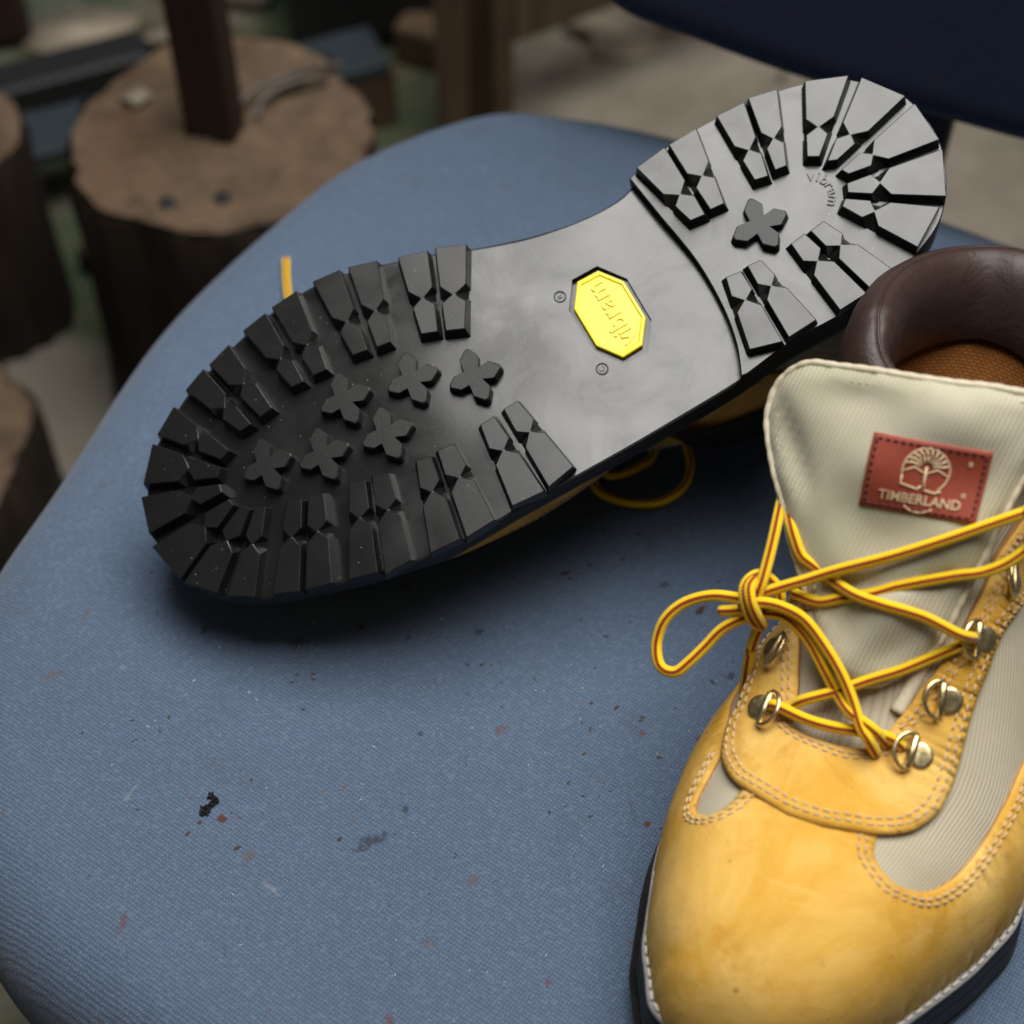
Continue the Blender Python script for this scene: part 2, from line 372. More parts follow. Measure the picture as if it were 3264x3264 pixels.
def pad(outline, r, thick, dome, name, mat, nseg=260, nring=46, ctr=None, wob=0.0):
    """upholstered pad: flat top with rolled edge; outline in mm, local z up"""
    P = spline(outline, nseg, True); c = np.asarray(ctr if ctr is not None else P.mean(0), float)
    d = np.roll(P, -1, 0) - np.roll(P, 1, 0); nn = np.stack([d[:, 1], -d[:, 0]], -1); nn /= np.linalg.norm(nn, axis=1, keepdims=True)
    if ((P - c) * nn).sum() < 0: nn = -nn
    rows = []
    inn = P - nn * r
    for k in range(1, nring + 1):
        f = k / nring; Q = c + (inn - c) * f
        z = dome * (1 - f ** 2) + wob * np.sin(Q[:, 0] * .021 + 1) * np.cos(Q[:, 1] * .017)
        rows.append(np.c_[Q, z * np.ones(nseg)])
    z1 = rows[-1][:, 2].mean()
    for a in np.linspace(0, math.pi / 2, 9)[1:]:
        Q = P - nn * r * (1 - math.sin(a)); rows.append(np.c_[Q, np.full(nseg, z1 - r * (1 - math.cos(a)))])
    for z in (-thick * .75, -thick):
        rows.append(np.c_[P - nn * (0 if z > -thick else 8), np.full(nseg, z)])
    rows.append(np.c_[P - nn * 40, np.full(nseg, -thick - 3)])
    V = np.concatenate([np.array([[c[0], c[1], dome]])] + rows) / 1000
    F = [(0, 1 + i, 1 + (i + 1) % nseg) for i in range(nseg)]
    for k in range(len(rows) - 1):
        a = 1 + k * nseg; b = a + nseg
        F += [(a + i, b + i, b + (i + 1) % nseg, a + (i + 1) % nseg) for i in range(nseg)]
    F.append(tuple(1 + (len(rows) - 1) * nseg + i for i in range(nseg))[::-1])
    f0 = F[0]; p = V[list(f0)]
    if np.cross(p[1] - p[0], p[2] - p[0])[2] < 0: F = [tuple(q)[::-1] for q in F]
    return mesh(name, V, F, mat)
seat_out = [(-203, -33), (-187, 20), (-157, 118), (-111, 204), (-74, 253), (-18, 291), (24, 293), (80, 279), (162, 243), (245, 196), (300, 160), (338, 90), (352, -40), (330, -170), (250, -265), (120, -300), (0, -292), (-84, -250), (-137, -214), (-168, -186), (-196, -140), (-208, -85)]
seat = pad(seat_out, 30, 62, 0, 'seat', M_SEAT, ctr=(70, 0))
setlocal(seat, frame((0, 0, -.0008), SX, SY, NS)); seat['label'] = 'faded blue woven seat cushion with dark and rusty stains'
eB = np.array([.915, -.403, 0]); eB /= np.linalg.norm(eB); mB = np.array([-.403, -.915, 0]); mB /= np.linalg.norm(mB)
nB = mB * math.cos(math.radians(8)) + np.array([0, 0, 1]) * math.sin(math.radians(8)); uB = np.cross(nB, eB)
OB = -mB * .25
back_out = [(-66, 40), (-24, 33), (32, 28), (95, 27), (150, 28), (205, 38), (255, 62), (290, 115), (300, 180), (296, 280), (270, 360), (200, 400), (90, 410), (-20, 400), (-90, 360), (-116, 280), (-122, 180), (-116, 110), (-96, 70)]
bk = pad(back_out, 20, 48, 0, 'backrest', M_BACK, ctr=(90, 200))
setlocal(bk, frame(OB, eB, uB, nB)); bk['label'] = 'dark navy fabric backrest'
# steel and plastic frame below
def cparts(name, parts, mat, smooth=False, bw=.003):
    V, F = join(parts); o = mesh(name, V, F, mat, None, smooth); setlocal(o, Matrix()); bevel(o, bw, 2); return o
sp = OB + eB * .062 - nB * .058
cparts('backrest_spine', [boxvf(sp + uB * .10, eB, nB, uB, .034, .008, .19), boxvf(sp - uB * .0965 + nB * .09 - uB * .012, eB, nB, uB, .034, .098, .008)], M_BLACK)
cparts('seat_pan', [boxvf(np.array([.07, 0, -.082]), SX, SY, NS, .13, .14, .014)], M_BLACK)
Pc = np.array([[.07, 0, -.43], [.07, 0, -.2], [.07, 0, -.1]]); v, f, _ = tube(Pc, [.028, .028, .022], 20, (1, 0, 0)); o = mesh('gas_column', v, f, M_BLACK); setlocal(o, Matrix())
for k in range(5):
    a = k * 2 * math.pi / 5 + .5; d = np.array([math.cos(a), math.sin(a), 0])
    P = np.array([[.07, 0, -.415], [.07, 0, -.43], [.07, 0, -.455]]); P = np.array([.07, 0, 0]) + np.array([d * .02 + (0, 0, -.41), d * .12 + (0, 0, -.425), d * .20 + (0, 0, -.445)])
    v, f, _ = tube(P, [.022, .018, .013], 10); o = mesh('base_leg', v, f, M_BLACK); setlocal(o, Matrix())
    v, f, _ = tube(np.array([P[-1] + np.cross(d, (0, 0, 1)) * s + (0, 0, -.016) for s in (-.012, .012)]), .0185, 14); w = mesh('caster', v, f, M_BLACK); w.parent = o

# ------------------------------------------------------------------ boots
MED = np.array([(-6,3),(-4,9),(-2,15),(1.4,23),(6.8,28.8),(10,30.5),(20,37.5),(25.6,41),(36.6,45.4),(46,48.6),(53,51.2),(66,54.6),(76,56),(84,56.7),(97,55.7),(107,53.6),(128,49),(139,45.6),(151,43),(163,41),(177,40),(190,40.8),(199.5,43.3),(205.6,47.6),(218,51.3),(238,54.1),(262,54.5),(272,53.2),(283,50.2),(290.7,45.2),(296,40.8),(302,33.2),(305,21.7),(305.2,12)])
LAT = np.array([(-6,3),(-4,13),(-.7,20.7),(4.8,28.5),(11.8,35.3),(21.7,40.9),(32,44.4),(41.3,46.8),(56,50.2),(67,52.3),(77,53.3),(86,54.6),(96,54.4),(118,51.5),(130,50.2),(144,48.4),(160,46.4),(183,43),(206,39),(226,34.1),(246,31.9),(258,29.9),(271,26.4),(279,22.7),(290,16.4),(296.7,9.3),(301.7,0),(305.2,-12)])
RINGS = np.array([
(1,21,1,20,0,2,0),(2,27,2,20,0,2,0),(4,34,4,19,0,2,0),(8,43,8,18,0,2,0),(13,50,13,18,0,2,0),(20,56.5,20,18,0,2,0),(28,61.5,28,18,0,2,0),(38,65.5,38,18,0,2,0),(50,68.5,50,18,0,2,0),(62,70.5,62,18,0,2,0),
(74,72.5,74,18,0,3,40),(85,76,87,18,0,3,40),(96,83,103,18,0,4,40),(107,93,124,18,0,6,38),(117,105,152,18,0,9,40),(126,118,190,18,.08,12,42),(134,130,240,18,.28,13,42),(141,140,292,20,.7,12,40),(147,148,301,50,1,11,40),(152,154,299,80,1,10,40),(156,160,295,106,1,9,41),(159,165,292,128,1,9,41)], float)
NR = len(RINGS); INSET = 7.0
def bend(x): return 16 * np.maximum(0, (115 - x) / 115) ** 2
def crt(tab, t):
    t = np.clip(t, 0, len(tab) - 1.0001); i = np.floor(t).astype(int); f = (t - i)[..., None]
    p0 = tab[np.maximum(i - 1, 0)]; p1 = tab[i]; p2 = tab[np.minimum(i + 1, len(tab) - 1)]; p3 = tab[np.minimum(i + 2, len(tab) - 1)]
    return .5 * ((2 * p1) + (-p0 + p2) * f + (2 * p0 - 5 * p1 + 4 * p2 - p3) * f * f + (-p0 + 3 * p1 - 3 * p2 + p3) * f ** 3)
def last(R, u, v):
    u, v = np.broadcast_arrays(np.asarray(u, float), np.asarray(v, float))
    r = crt(R, u); Tx, Tz, Bx, Bz, be, yr, Wo = [r[..., k] for k in range(7)]; be = np.clip(be, 0, 1)
    xi = Bx * (292 / 298.) - 3.5
    ym = np.interp(xi, MED[:, 0], MED[:, 1]) - INSET; yl = np.interp(xi, LAT[:, 0], LAT[:, 1]) - INSET
    a = np.abs(v); ph = np.clip(a, 0, 1) * np.pi / 2
    k = np.where(v >= 0, np.maximum(ym - yr, 1), np.maximum(yl + yr, 1)); e = 2 / 2.7
    y1 = k * np.sin(ph) ** e; q1 = 1 - np.maximum(np.cos(ph), 0) ** e
    y2 = Wo * np.maximum(np.sin(ph * 2), 0) ** .9; q2 = (1 - np.cos(ph * 2)) / 2
    y = (1 - be) * y1 + be * y2; q = (1 - be) * q1 + be * q2
    X = Tx + (Bx - Tx) * q; Z = Tz + (Bz - Tz) * q + bend(Tx + (Bx - Tx) * q) * .8
    return np.stack([X, yr + np.sign(v) * y, Z], -1)

LOW = [(10.44, 0.457), (9.64, 0.497), (9.08, 0.543), (8.68, 0.54), (8.44, 0.487), (8.4, 0.393), (8.72, 0.32), (9, 0.277), (8.64, 0.117), (8.64, 0.01), (8.84, -0.047), (9.12, -0.12), (9.08, -0.13), (8.76, -0.157), (8.48, -0.203), (8.28, -0.283), (8.4, -0.357), (8.56, -0.407), (8.92, -0.45), (9.56, -0.48), (10.52, -0.487), (11.64, -0.48), (13, -0.56)]
SO = [(13.28, 0.623), (12.52, 0.517), (11.72, 0.473), (11.12, 0.477), (10.56, 0.46), (10.12, 0.437), (9.68, 0.387), (9.28, 0.317), (9, 0.213), (8.72, 0.077), (8.72, 0.007), (8.88, -0.043), (9.12, -0.13), (9.56, -0.21), (10, -0.247), (10.56, -0.267), (11.12, -0.263), (11.76, -0.257), (12.44, -0.26), (13.12, -0.273), (13.84, -0.307), (14.76, -0.37), (16.12, -0.483)]
SI = [(14.44, 0.59), (13.48, 0.337), (13, 0.277), (12.52, 0.23), (12.08, 0.193), (11.56, 0.173), (11.28, 0.173), (11.12, 0.117), (11.08, 0.04), (11.08, 0.01), (11.24, -0.017), (11.52, -0.047), (11.96, -0.057), (12.44, -0.083), (12.96, -0.11), (13.44, -0.147), (13.88, -0.177), (14.28, -0.207), (15.6, -0.263), (16.4, -0.29), (17.72, -0.213)]
TONGUE = [(111.7, 27.5, 102.1), (118.7, 34, 108.6), (125.6, 41, 114.6), (132, 46, 120.3), (138.8, 52, 125.1), (145.7, 57, 130.3), (151.1, 60, 134.6), (156.5, 60.5, 141.2), (159.4, 57.5, 147.5), (159.5, 52, 153.1), (157.3, 43.5, 157.2), (155.5, 32.5, 161.5), (154.7, 21.5, 164.3), (155.3, 9.5, 166.5), (157.2, -0.5, 167.7), (159.4, -9.5, 167.6), (162.6, -17, 168), (162, -21, 163.7), (157.6, -22, 155.7), (151, -18.5, 149.4), (142.8, -16.5, 140.1), (133.6, -15, 127.8), (124.4, -13, 115.4), (115.2, -11, 103.4), (106.3, -4, 95.7), (100.8, 3.5, 91.9), (99.9, 15, 91.7), (105.6, 22, 96.4)]
LABEL = [(144.6, 26, 149.3), (148.8, -7.5, 152.4), (136.5, -9.5, 135.3), (131.4, 23.5, 131.8)]
FOLD = [(148.3, -17, 148.6), (140.6, -15, 139.6), (132.3, -13.5, 128.7), (122.6, -11, 115.6), (114, -9.5, 104.3), (104.8, -8, 94.1), (97, -6.5, 87.5)]
HOOKS = [[(11.64, -0.097), (11.6, -0.117), (11.64, -0.153)], [(12.92, -0.147), (12.92, -0.163), (12.92, -0.183)], [(14.24, -0.223), (14.28, -0.247), (14.32, -0.267)], [(15.44, -0.303), (15.52, -0.347), (15.56, -0.373)], [(11.32, 0.24), (11.48, 0.28), (11.52, 0.317)], [(12.76, 0.307), (12.88, 0.367), (12.92, 0.4)], [(14.44, 0.597), (14.44, 0.59), (14.44, 0.6)]]
LACES = {'upper': [(149.4, -30, 145), (142.8, -24.5, 142.7), (139.1, -21, 142.1), (134.5, -15, 139.7), (126.1, -2.5, 133.7), (119.8, 10, 126.6), (115.3, 23, 118.6), (112.4, 31, 113), (109.8, 37, 109.4), (108.2, 41.5, 105.9), (107.5, 44, 101.6)],
 'second': [(146.1, -33, 137.6), (140.7, -28.5, 134.5), (136, -25, 131), (131.5, -21, 127.6), (127.3, -15.5, 125.2), (123.9, -9, 123.9), (117.5, 4.5, 119), (114.6, 11, 115.3), (112.6, 19, 111.1), (111.4, 25, 107.3), (112.3, 30.5, 105.6), (113.2, 34, 104.9)],
 'third': [(136.2, 45, 116.6), (126.5, 41.5, 119.5), (122.4, 38.5, 117.7), (119.7, 35, 114.7), (118.5, 30.5, 113.6), (116.7, 25, 112.9), (111.3, 16.5, 115.6), (110.9, 8, 115.9), (113.5, -4.5, 114.1), (114.3, -15.7, 111.3), (119.5, -20.2, 106.5)],
 'fourth': [(118.4, -18.3, 105.1), (114.8, -16.5, 105.5), (111.2, -11, 101.6), (105.3, -3.5, 97.6), (100.4, 4, 94.3), (95.4, 11.5, 90.4), (90.9, 19.3, 87), (90.5, 22, 83.6), (89.9, 23.8, 80.3)],
 'fifth': [(90.2, 29.3, 79.3), (88.6, 26.7, 82.1), (86.3, 17.5, 83.9), (86.4, 9.5, 84.8), (88, 1.5, 85.5), (88.7, -5.4, 86.7), (89.8, -9.6, 84.8), (90.5, -11.6, 82.7)],
 'sixth': [(105.6, 47, 100.3), (104.3, 40.5, 106.1), (104.7, 34, 106.7), (104.2, 27, 105.2), (100.7, 18.5, 100.7), (96.7, 12, 97), (92.3, 6.5, 92.9), (86.7, 1.5, 89.4), (84.5, -1.9, 87.7), (85.8, -5.1, 81.6)],
 'seventh': [(105, 40, 100.8), (105.1, 33.5, 102.6), (103, 25.5, 99.6), (98.4, 17.5, 94.3), (94.8, 11.5, 90), (89.4, 6, 90.6), (88.4, 2, 90), (87.1, -2.8, 89.3), (89.1, -6.9, 83.3)],
 'loop': [(108.2, 42.5, 101), (108.1, 47.5, 100.1), (106.9, 56.5, 98.2), (104, 64, 93.8), (99.7, 68, 88.7), (95.6, 68.5, 82.8), (91.6, 66.5, 79.2), (89.2, 63.5, 78.2), (89.5, 59.5, 78.8), (92.6, 56.5, 82.2), (97, 53.5, 86.5), (101, 50.5, 91.6), (104, 46, 95.8), (105.7, 42, 98.2)],
 'stub': [(104.9, 53, 95), (104.9, 49.5, 97), (104.9, 45, 99.9), (105.9, 38.5, 102), (106.3, 33, 101.6)],
 'wrap': [(104.3, 40, 95.6), (101.7, 42, 99.8), (102, 44.5, 104.2), (105, 47, 107.4), (108.4, 47, 108.6), (112, 45, 108.7), (113.7, 41.5, 106.5), (113.6, 38.5, 103.6), (111.1, 36.5, 100.7), (108.2, 38, 97.1)],
 'wrap2': [(104, 39, 96.8), (101.5, 41, 102.8), (101.7, 43.5, 107.2), (105, 45.5, 109.3), (109.6, 45.5, 108.7)],
 'rising': [(145.7, 49.5, 118.1), (136.5, 47.5, 119.1), (125.9, 45.5, 118.1), (117.2, 44, 114.5), (109.4, 43, 110.6), (106.7, 43, 107), (107, 43.5, 101)],
 'hanging': [(106, 40, 96), (104.4, 40.5, 91.4), (104.1, 41, 82.9), (103.7, 40.5, 70), (104, 40, 56.3), (104.7, 39.5, 43.4)]}
LUGS = [[(128.4, -47.7), (138.1, -44.6), (126.3, -15.6), (120.3, -17.5), (127.4, -28.9)],
 [(115, -50), (124.6, -48.2), (117.1, -18.6), (112, -20), (116.8, -32.2)],
 [(97.3, -54.3), (106.8, -52.2), (100.3, -22), (95.9, -22.2), (99.6, -35)],
 [(83.7, -55), (93.2, -54.8), (91.7, -22.8), (86.9, -23.2), (88.8, -35.6)],
 [(66.6, -52.9), (76.2, -54.3), (76, -22.5), (71.3, -22.6), (72, -34)],
 [(53.9, -49.7), (62.8, -51.8), (66.7, -22.1), (62.6, -22.2), (62.3, -33.6)],
 [(37.9, -44), (46.3, -47.1), (52.7, -18.2), (48.2, -17.4), (47.5, -31.6)],
 [(26.4, -39.6), (34.4, -43.2), (43.5, -16.4), (39.5, -15.9), (37.1, -26.6)],
 [(10.7, -29.7), (19.3, -35.6), (32.7, -11.2), (29.4, -9.8), (24, -20.5)],
 [(-0.7, -15.6), (7.2, -26.8), (27.5, -6.8), (25.8, -4.4), (17.1, -12.4)],
 [(-5, 1.8), (-3.3, -10.9), (25.4, -1.2), (25.3, 1.2), (14, -1.6)],
 [(-0, 22.6), (-5.5, 7.6), (26.8, 5.5), (27.5, 7.4), (15, 9.4)],
 [(10.8, 33.4), (1.5, 24.9), (30.5, 9.5), (32.4, 11.6), (20.7, 18.1)],
 [(23, 40.9), (14.8, 36.7), (35.1, 12.2), (37.8, 13.7), (29, 23.7)],
 [(38.5, 46.5), (30.5, 43.4), (46.6, 15.5), (50.9, 17.3), (43.8, 28.3)],
 [(50.3, 48.9), (41.9, 47.3), (54.1, 17.6), (59, 18.7), (52.1, 30.2)],
 [(66.3, 52.4), (57.3, 50.6), (69.4, 19.2), (74, 20.9), (68, 32.5)],
 [(78.5, 53.6), (69.5, 54.3), (77.4, 20.5), (82.8, 22.2), (77.1, 33.9)],
 [(96.5, 53.8), (86.6, 54.1), (93.6, 22.2), (98.2, 22.7), (93.5, 34.5)],
 [(109.9, 52.5), (99.9, 54.1), (101.7, 21.8), (107.5, 22), (104.4, 33.8)],
 [(129.1, 49.9), (118.2, 50.3), (118.7, 19.4), (123.7, 18.6), (121.6, 31.1)],
 [(141.5, 46), (132, 49), (128.2, 17.5), (133.2, 16.7), (132.7, 28.8)],
 [(205.3, -46.1), (216.4, -48.9), (219.1, -19.8), (214.1, -19.8), (216.8, -30.7)],
 [(219, -49.3), (229.3, -50.9), (226.8, -20.8), (222.1, -20.7), (225, -33.5)],
 [(238.7, -52.4), (248.6, -53), (244.8, -23.9), (240.6, -24.4), (243, -35.6)],
 [(251.5, -53.9), (261.1, -52.7), (252.1, -24.8), (248.6, -24.9), (252.7, -36)],
 [(272, -51.3), (285.7, -47), (263.9, -23.2), (260.7, -24.7), (267.9, -33.8)],
 [(290.1, -43.9), (300, -31.6), (268.8, -19.4), (266.4, -20.2), (277, -26.3)],
 [(302, -26.9), (303.6, -11.8), (270.3, -13.1), (269.2, -14.9), (280.9, -16.1)],
 [(302.9, -7.3), (296.7, 8.4), (267.5, -6.8), (268.4, -9.4), (279, -6.3)],
 [(292.5, 11.6), (280.2, 21.4), (263.7, -2.8), (265.3, -4.5), (272.5, 3.7)],
 [(268.9, 26.5), (259.7, 28.8), (250.1, 1.1), (255.1, -0.2), (257.2, 10.1)],
 [(256.8, 29.8), (247.1, 31.5), (242, 2.7), (247.3, 1.3), (247.5, 12.2)],
 [(237.4, 31.5), (227.4, 33.3), (225.2, 4), (229.6, 3.9), (229.2, 14.1)],
 [(223.9, 33.8), (213.6, 32), (216.7, 4.8), (221.8, 4.8), (218.9, 15.1)]]
OCTO = [(178.3, -21), (186.1, -12.4), (187.9, 5.4), (182.1, 16), (172.6, 17), (165.2, 8.5), (162.6, -9.2), (168.2, -19.7)]
OCTI = [(178.1, -19.9), (184.9, -12.2), (186.7, 4.2), (181.4, 13.6), (173.2, 15), (166.1, 6.9), (164.2, -9.7), (169.4, -19.1)]
BREAST = [(201.5, -46), (205.8, -27.1), (208.4, -16.8), (210.6, -5.8), (211.7, 6.4), (211.7, 18), (210.3, 28.9), (207.4, 38.5)]
STARS = [(43.1, -0.3), (63.4, 5.5), (86.8, 8.3), (77.6, -10.1), (102.2, -6.5), (122.6, 1.5), (235.1, -8.8)]
LOWF = [(10.44, 0.457), (9.64, 0.497), (9.08, 0.543), (8.68, 0.54), (8.44, 0.487), (8.4, 0.393), (8.72, 0.32), (9.15, 0.285), (9.7, 0.24), (9.9, 0.1), (9.9, 0), (9.8, -0.08), (9.45, -0.128), (8.76, -0.157), (8.48, -0.203), (8.28, -0.283), (8.4, -0.357), (8.56, -0.407), (8.92, -0.45), (9.56, -0.48), (10.52, -0.487), (11.64, -0.48), (13, -0.56)]
ST_LOW = (-2.6, -4.6)


class Boot:
    def __init__(s, root, R, side, warp):
        s.off = -1.6 if warp else 0.0; s.root, s.R, s.side, s.warpk = root, R, side, warp      # side +1 left boot, -1 right boot (mirrored)
    def warp(s, P):
        P = np.array(P, float)
        if s.warpk:
            y = P[..., 1]; k = np.clip((P[..., 0] - 5) / 105, 0, 1); wl = .99 + .27 * k * k * (3 - 2 * k) - .12 * np.clip((P[..., 0] - 130) / 120, 0, 1)
            P[..., 1] = np.where(y < 3, 3 + (y - 3) * wl, 3 + (y - 3) * 1.003) + 8.613 * np.maximum(0, 1 - P[..., 0] / 110) ** 2
        return P
    def S(s, u, v): return s.warp(last(s.R, u, v))
    def N(s, u, v):
        u = np.asarray(u, float); v = np.asarray(v, float); h = .06; k = .006
        u1 = np.clip(u + h, 0, NR - 1.001); u0 = np.clip(u - h, 0, NR - 1.001); v1 = np.clip(v + k, -1, 1); v0 = np.clip(v - k, -1, 1)
        n = np.cross(s.S(u1, v) - s.S(u0, v), s.S(u, v1) - s.S(u, v0)); return n / np.maximum(np.linalg.norm(n, axis=-1, keepdims=True), 1e-9)
    def add(s, name, V, F, mat, parent=None, smooth=True, **kw):
        V = np.array(V, float) / 1000
        if s.side < 0: V[:, 1] *= -1; F = [tuple(f)[::-1] for f in F]
        return mesh(name, V, F, mat, parent or s.root, smooth, **kw)
    # -- leather or cloth piece lying on the last: polygon in (u, v)
    def panel(s, name, poly, t0, t1, mat, step_u=.22, step_v=.03, edge=1.3, edgemat=None):
        poly = np.asarray(poly, float)
        P3 = s.S(poly[:, 0], poly[:, 1])
        # inset ring
        d = np.roll(poly, -1, 0) - np.roll(poly, 1, 0)
        su = np.linalg.norm(s.S(np.clip(poly[:, 0] + .1, 0, NR - 1.01), poly[:, 1]) - s.S(np.clip(poly[:, 0] - .1, 0, NR), poly[:, 1]), axis=1) / .2 + 1e-3
        sv = np.linalg.norm(s.S(poly[:, 0], np.clip(poly[:, 1] + .01, -1, 1)) - s.S(poly[:, 0], np.clip(poly[:, 1] - .01, -1, 1)), axis=1) / .02 + 1e-3
        m = np.stack([d[:, 0] * su, d[:, 1] * sv], -1); nn = np.stack([-m[:, 1], m[:, 0]], -1); nn /= np.linalg.norm(nn, axis=1, keepdims=True) + 1e-9
        ar = 0.5 * np.sum(poly[:, 0] * np.roll(poly[:, 1], -1) - np.roll(poly[:, 0], -1) * poly[:, 1])
        if ar < 0: nn = -nn
        ins = poly + np.stack([nn[:, 0] / su, nn[:, 1] / sv], -1) * edge
        gu = np.arange(poly[:, 0].min() + .05, poly[:, 0].max(), step_u); gv = np.arange(poly[:, 1].min(), poly[:, 1].max(), step_v)
        grid = np.stack(np.meshgrid(gu, gv, indexing='ij'), -1).reshape(-1, 2)
        grid = grid[inside(poly, grid)]
        G3 = s.S(grid[:, 0], grid[:, 1]); keep = np.array([np.min(np.linalg.norm(P3 - g, axis=1)) for g in G3]) > edge * 1.5
        grid = grid[keep]; ins = ins[inside(poly, ins)]
        V2, F, _ = cdt(poly, np.concatenate([ins, grid]))
        B3 = s.S(V2[:, 0], V2[:, 1]); nr = s.N(V2[:, 0], V2[:, 1])
        # resolve height by distance from the edge
        e0, e1 = P3, np.roll(P3, -1, 0)
        dist = np.empty(len(V2))
        for i, p in enumerate(B3):
            dd = e1 - e0; tt = np.clip(((p - e0) * dd).sum(1) / ((dd * dd).sum(1) + 1e-9), 0, 1)
            dist[i] = np.linalg.norm(p - (e0 + dd * tt[:, None]), axis=1).min()
        h = t0 + (t1 - t0) * (.45 + .55 * np.sqrt(np.clip(dist / edge, 0, 1)))
        top = B3 + nr * h[:, None]
        # walls down to below the last
        idx = {tuple(np.round(p, 5)): i for i, p in enumerate(V2)}
        bi = []
        for p in poly:
            i = int(np.argmin(np.sum((V2 - p) ** 2, 1))); bi.append(i)
        n0 = len(top); low = s.S(poly[:, 0], poly[:, 1]) + s.N(poly[:, 0], poly[:, 1]) * (t0 - .6)
        V = np.concatenate([top, low]); m_ = len(poly)
        # orient the faces outward
        f = F[len(F) // 2]; fn = np.cross(top[f[1]] - top[f[0]], top[f[2]] - top[f[0]])
        flip = fn @ nr[f[0]] < 0
        FF = [tuple(q[::-1]) if flip else tuple(q) for q in F]
        W = [(bi[i], n0 + i, n0 + (i + 1) % m_, bi[(i + 1) % m_]) for i in range(m_) if bi[i] != bi[(i + 1) % m_]]
        if (ar < 0) != flip: W = [q[::-1] for q in W]
        uv = np.concatenate([np.stack([V2[:, 0] * 11, V2[:, 1] * 75], -1), np.stack([poly[:, 0] * 11, poly[:, 1] * 75], -1)])
        return s.add(name, V, FF + W, mat, mats=[mat, edgemat or mat], midx=[0] * len(FF) + [1] * len(W), uv=uv)
    # -- a row of stitches: capsules following a (u, v) line at height h
    def stitches(s, name, lines, h, mat, pitch=3.1, ln=2.1, r=.34, parent=None):
        parts = []
        for L in lines:
            L = np.asarray(L, float); P = s.S(L[:, 0], L[:, 1]) + s.N(L[:, 0], L[:, 1]) * h
            tot = np.linalg.norm(np.diff(P, axis=0), axis=1).sum(); k = max(2, int(tot / pitch))
            Q = spline(P, k * 4 + 1); Nn = spline(s.N(L[:, 0], L[:, 1]), k * 4 + 1)
            for i in range(k):
                a = Q[i * 4]; b = Q[min(i * 4 + 3, len(Q) - 1)]; d = b - a; q = np.linalg.norm(d)
                if q < .3: continue
                d /= q; c = (a + b) / 2; n = Nn[i * 4 + 1]; n = n / np.linalg.norm(n)
                pts = [c - d * ln / 2 - n * .25, c - d * ln * .3 + n * .1, c + d * ln * .3 + n * .1, c + d * ln / 2 - n * .25]
                v, f, _ = tube(np.array(pts), [r * .6, r, r, r * .6], 5, n); parts.append((v, f))
        V, F = join(parts); o = s.add(name, V, F, mat, parent); o['kind'] = 'stuff'; return o

def offline(boot, L, mm):
    """shift a (u, v) polyline sideways by mm on the last (left of travel)"""
    L = spline(L, max(24, len(L) * 6)); d = np.gradient(L, axis=0)
    su = np.linalg.norm(boot.S(np.clip(L[:, 0] + .1, 0, NR - 1.01), L[:, 1]) - boot.S(np.clip(L[:, 0] - .1, 0, NR), L[:, 1]), axis=1) / .2 + 1e-3
    sv = np.linalg.norm(boot.S(L[:, 0], np.clip(L[:, 1] + .01, -1, 1)) - boot.S(L[:, 0], np.clip(L[:, 1] - .01, -1, 1)), axis=1) / .02 + 1e-3
    m = np.stack([d[:, 0] * su, d[:, 1] * sv], -1); n = np.stack([-m[:, 1], m[:, 0]], -1); n /= np.linalg.norm(n, axis=1, keepdims=True) + 1e-9
    k = np.ones(9) / 9; n = np.stack([np.convolve(np.pad(n[:, j], 4, mode='edge'), k, 'valid') for j in range(2)], -1)
    return L + np.stack([n[:, 0] / su, n[:, 1] / sv], -1) * mm

def outline_loop(boot, off=0.0, n=220):
    P = np.concatenate([MED, (LAT * (1, -1))[::-1][1:-1]])
    P = spline(P, n, True); P = (P + np.roll(P, 1, 0) + np.roll(P, -1, 0)) / 3
    d = np.roll(P, -1, 0) - np.roll(P, 1, 0); nn = np.stack([-d[:, 1], d[:, 0]], -1); nn /= np.linalg.norm(nn, axis=1, keepdims=True)
    if ((P - (150, 3)) * nn).sum() < 0: nn = -nn
    P = P + nn * (off + boot.off)
    Q = boot.warp(np.c_[P, np.zeros(n)])[:, :2]
    if boot.warpk: Q[:, 1] -= 1.5 * np.clip((Q[:, 0] - 8) / 25, 0, 1) * np.clip(Q[:, 1] / 30, 0, 1)
    return Q

def basez(x):
    """underside of the outsole between the lugs"""
    return 5.6 - LOWER[0] + bend(x) + 4.2 * np.clip((x - 120) / 90, 0, 1) ** 1.5 - .0
LUGH = 5.6
def rise(x):
    k = np.clip((x - 125) / 105, 0, 1); return 9.5 * k * k * (3 - 2 * k)
LOWER = [0.0]

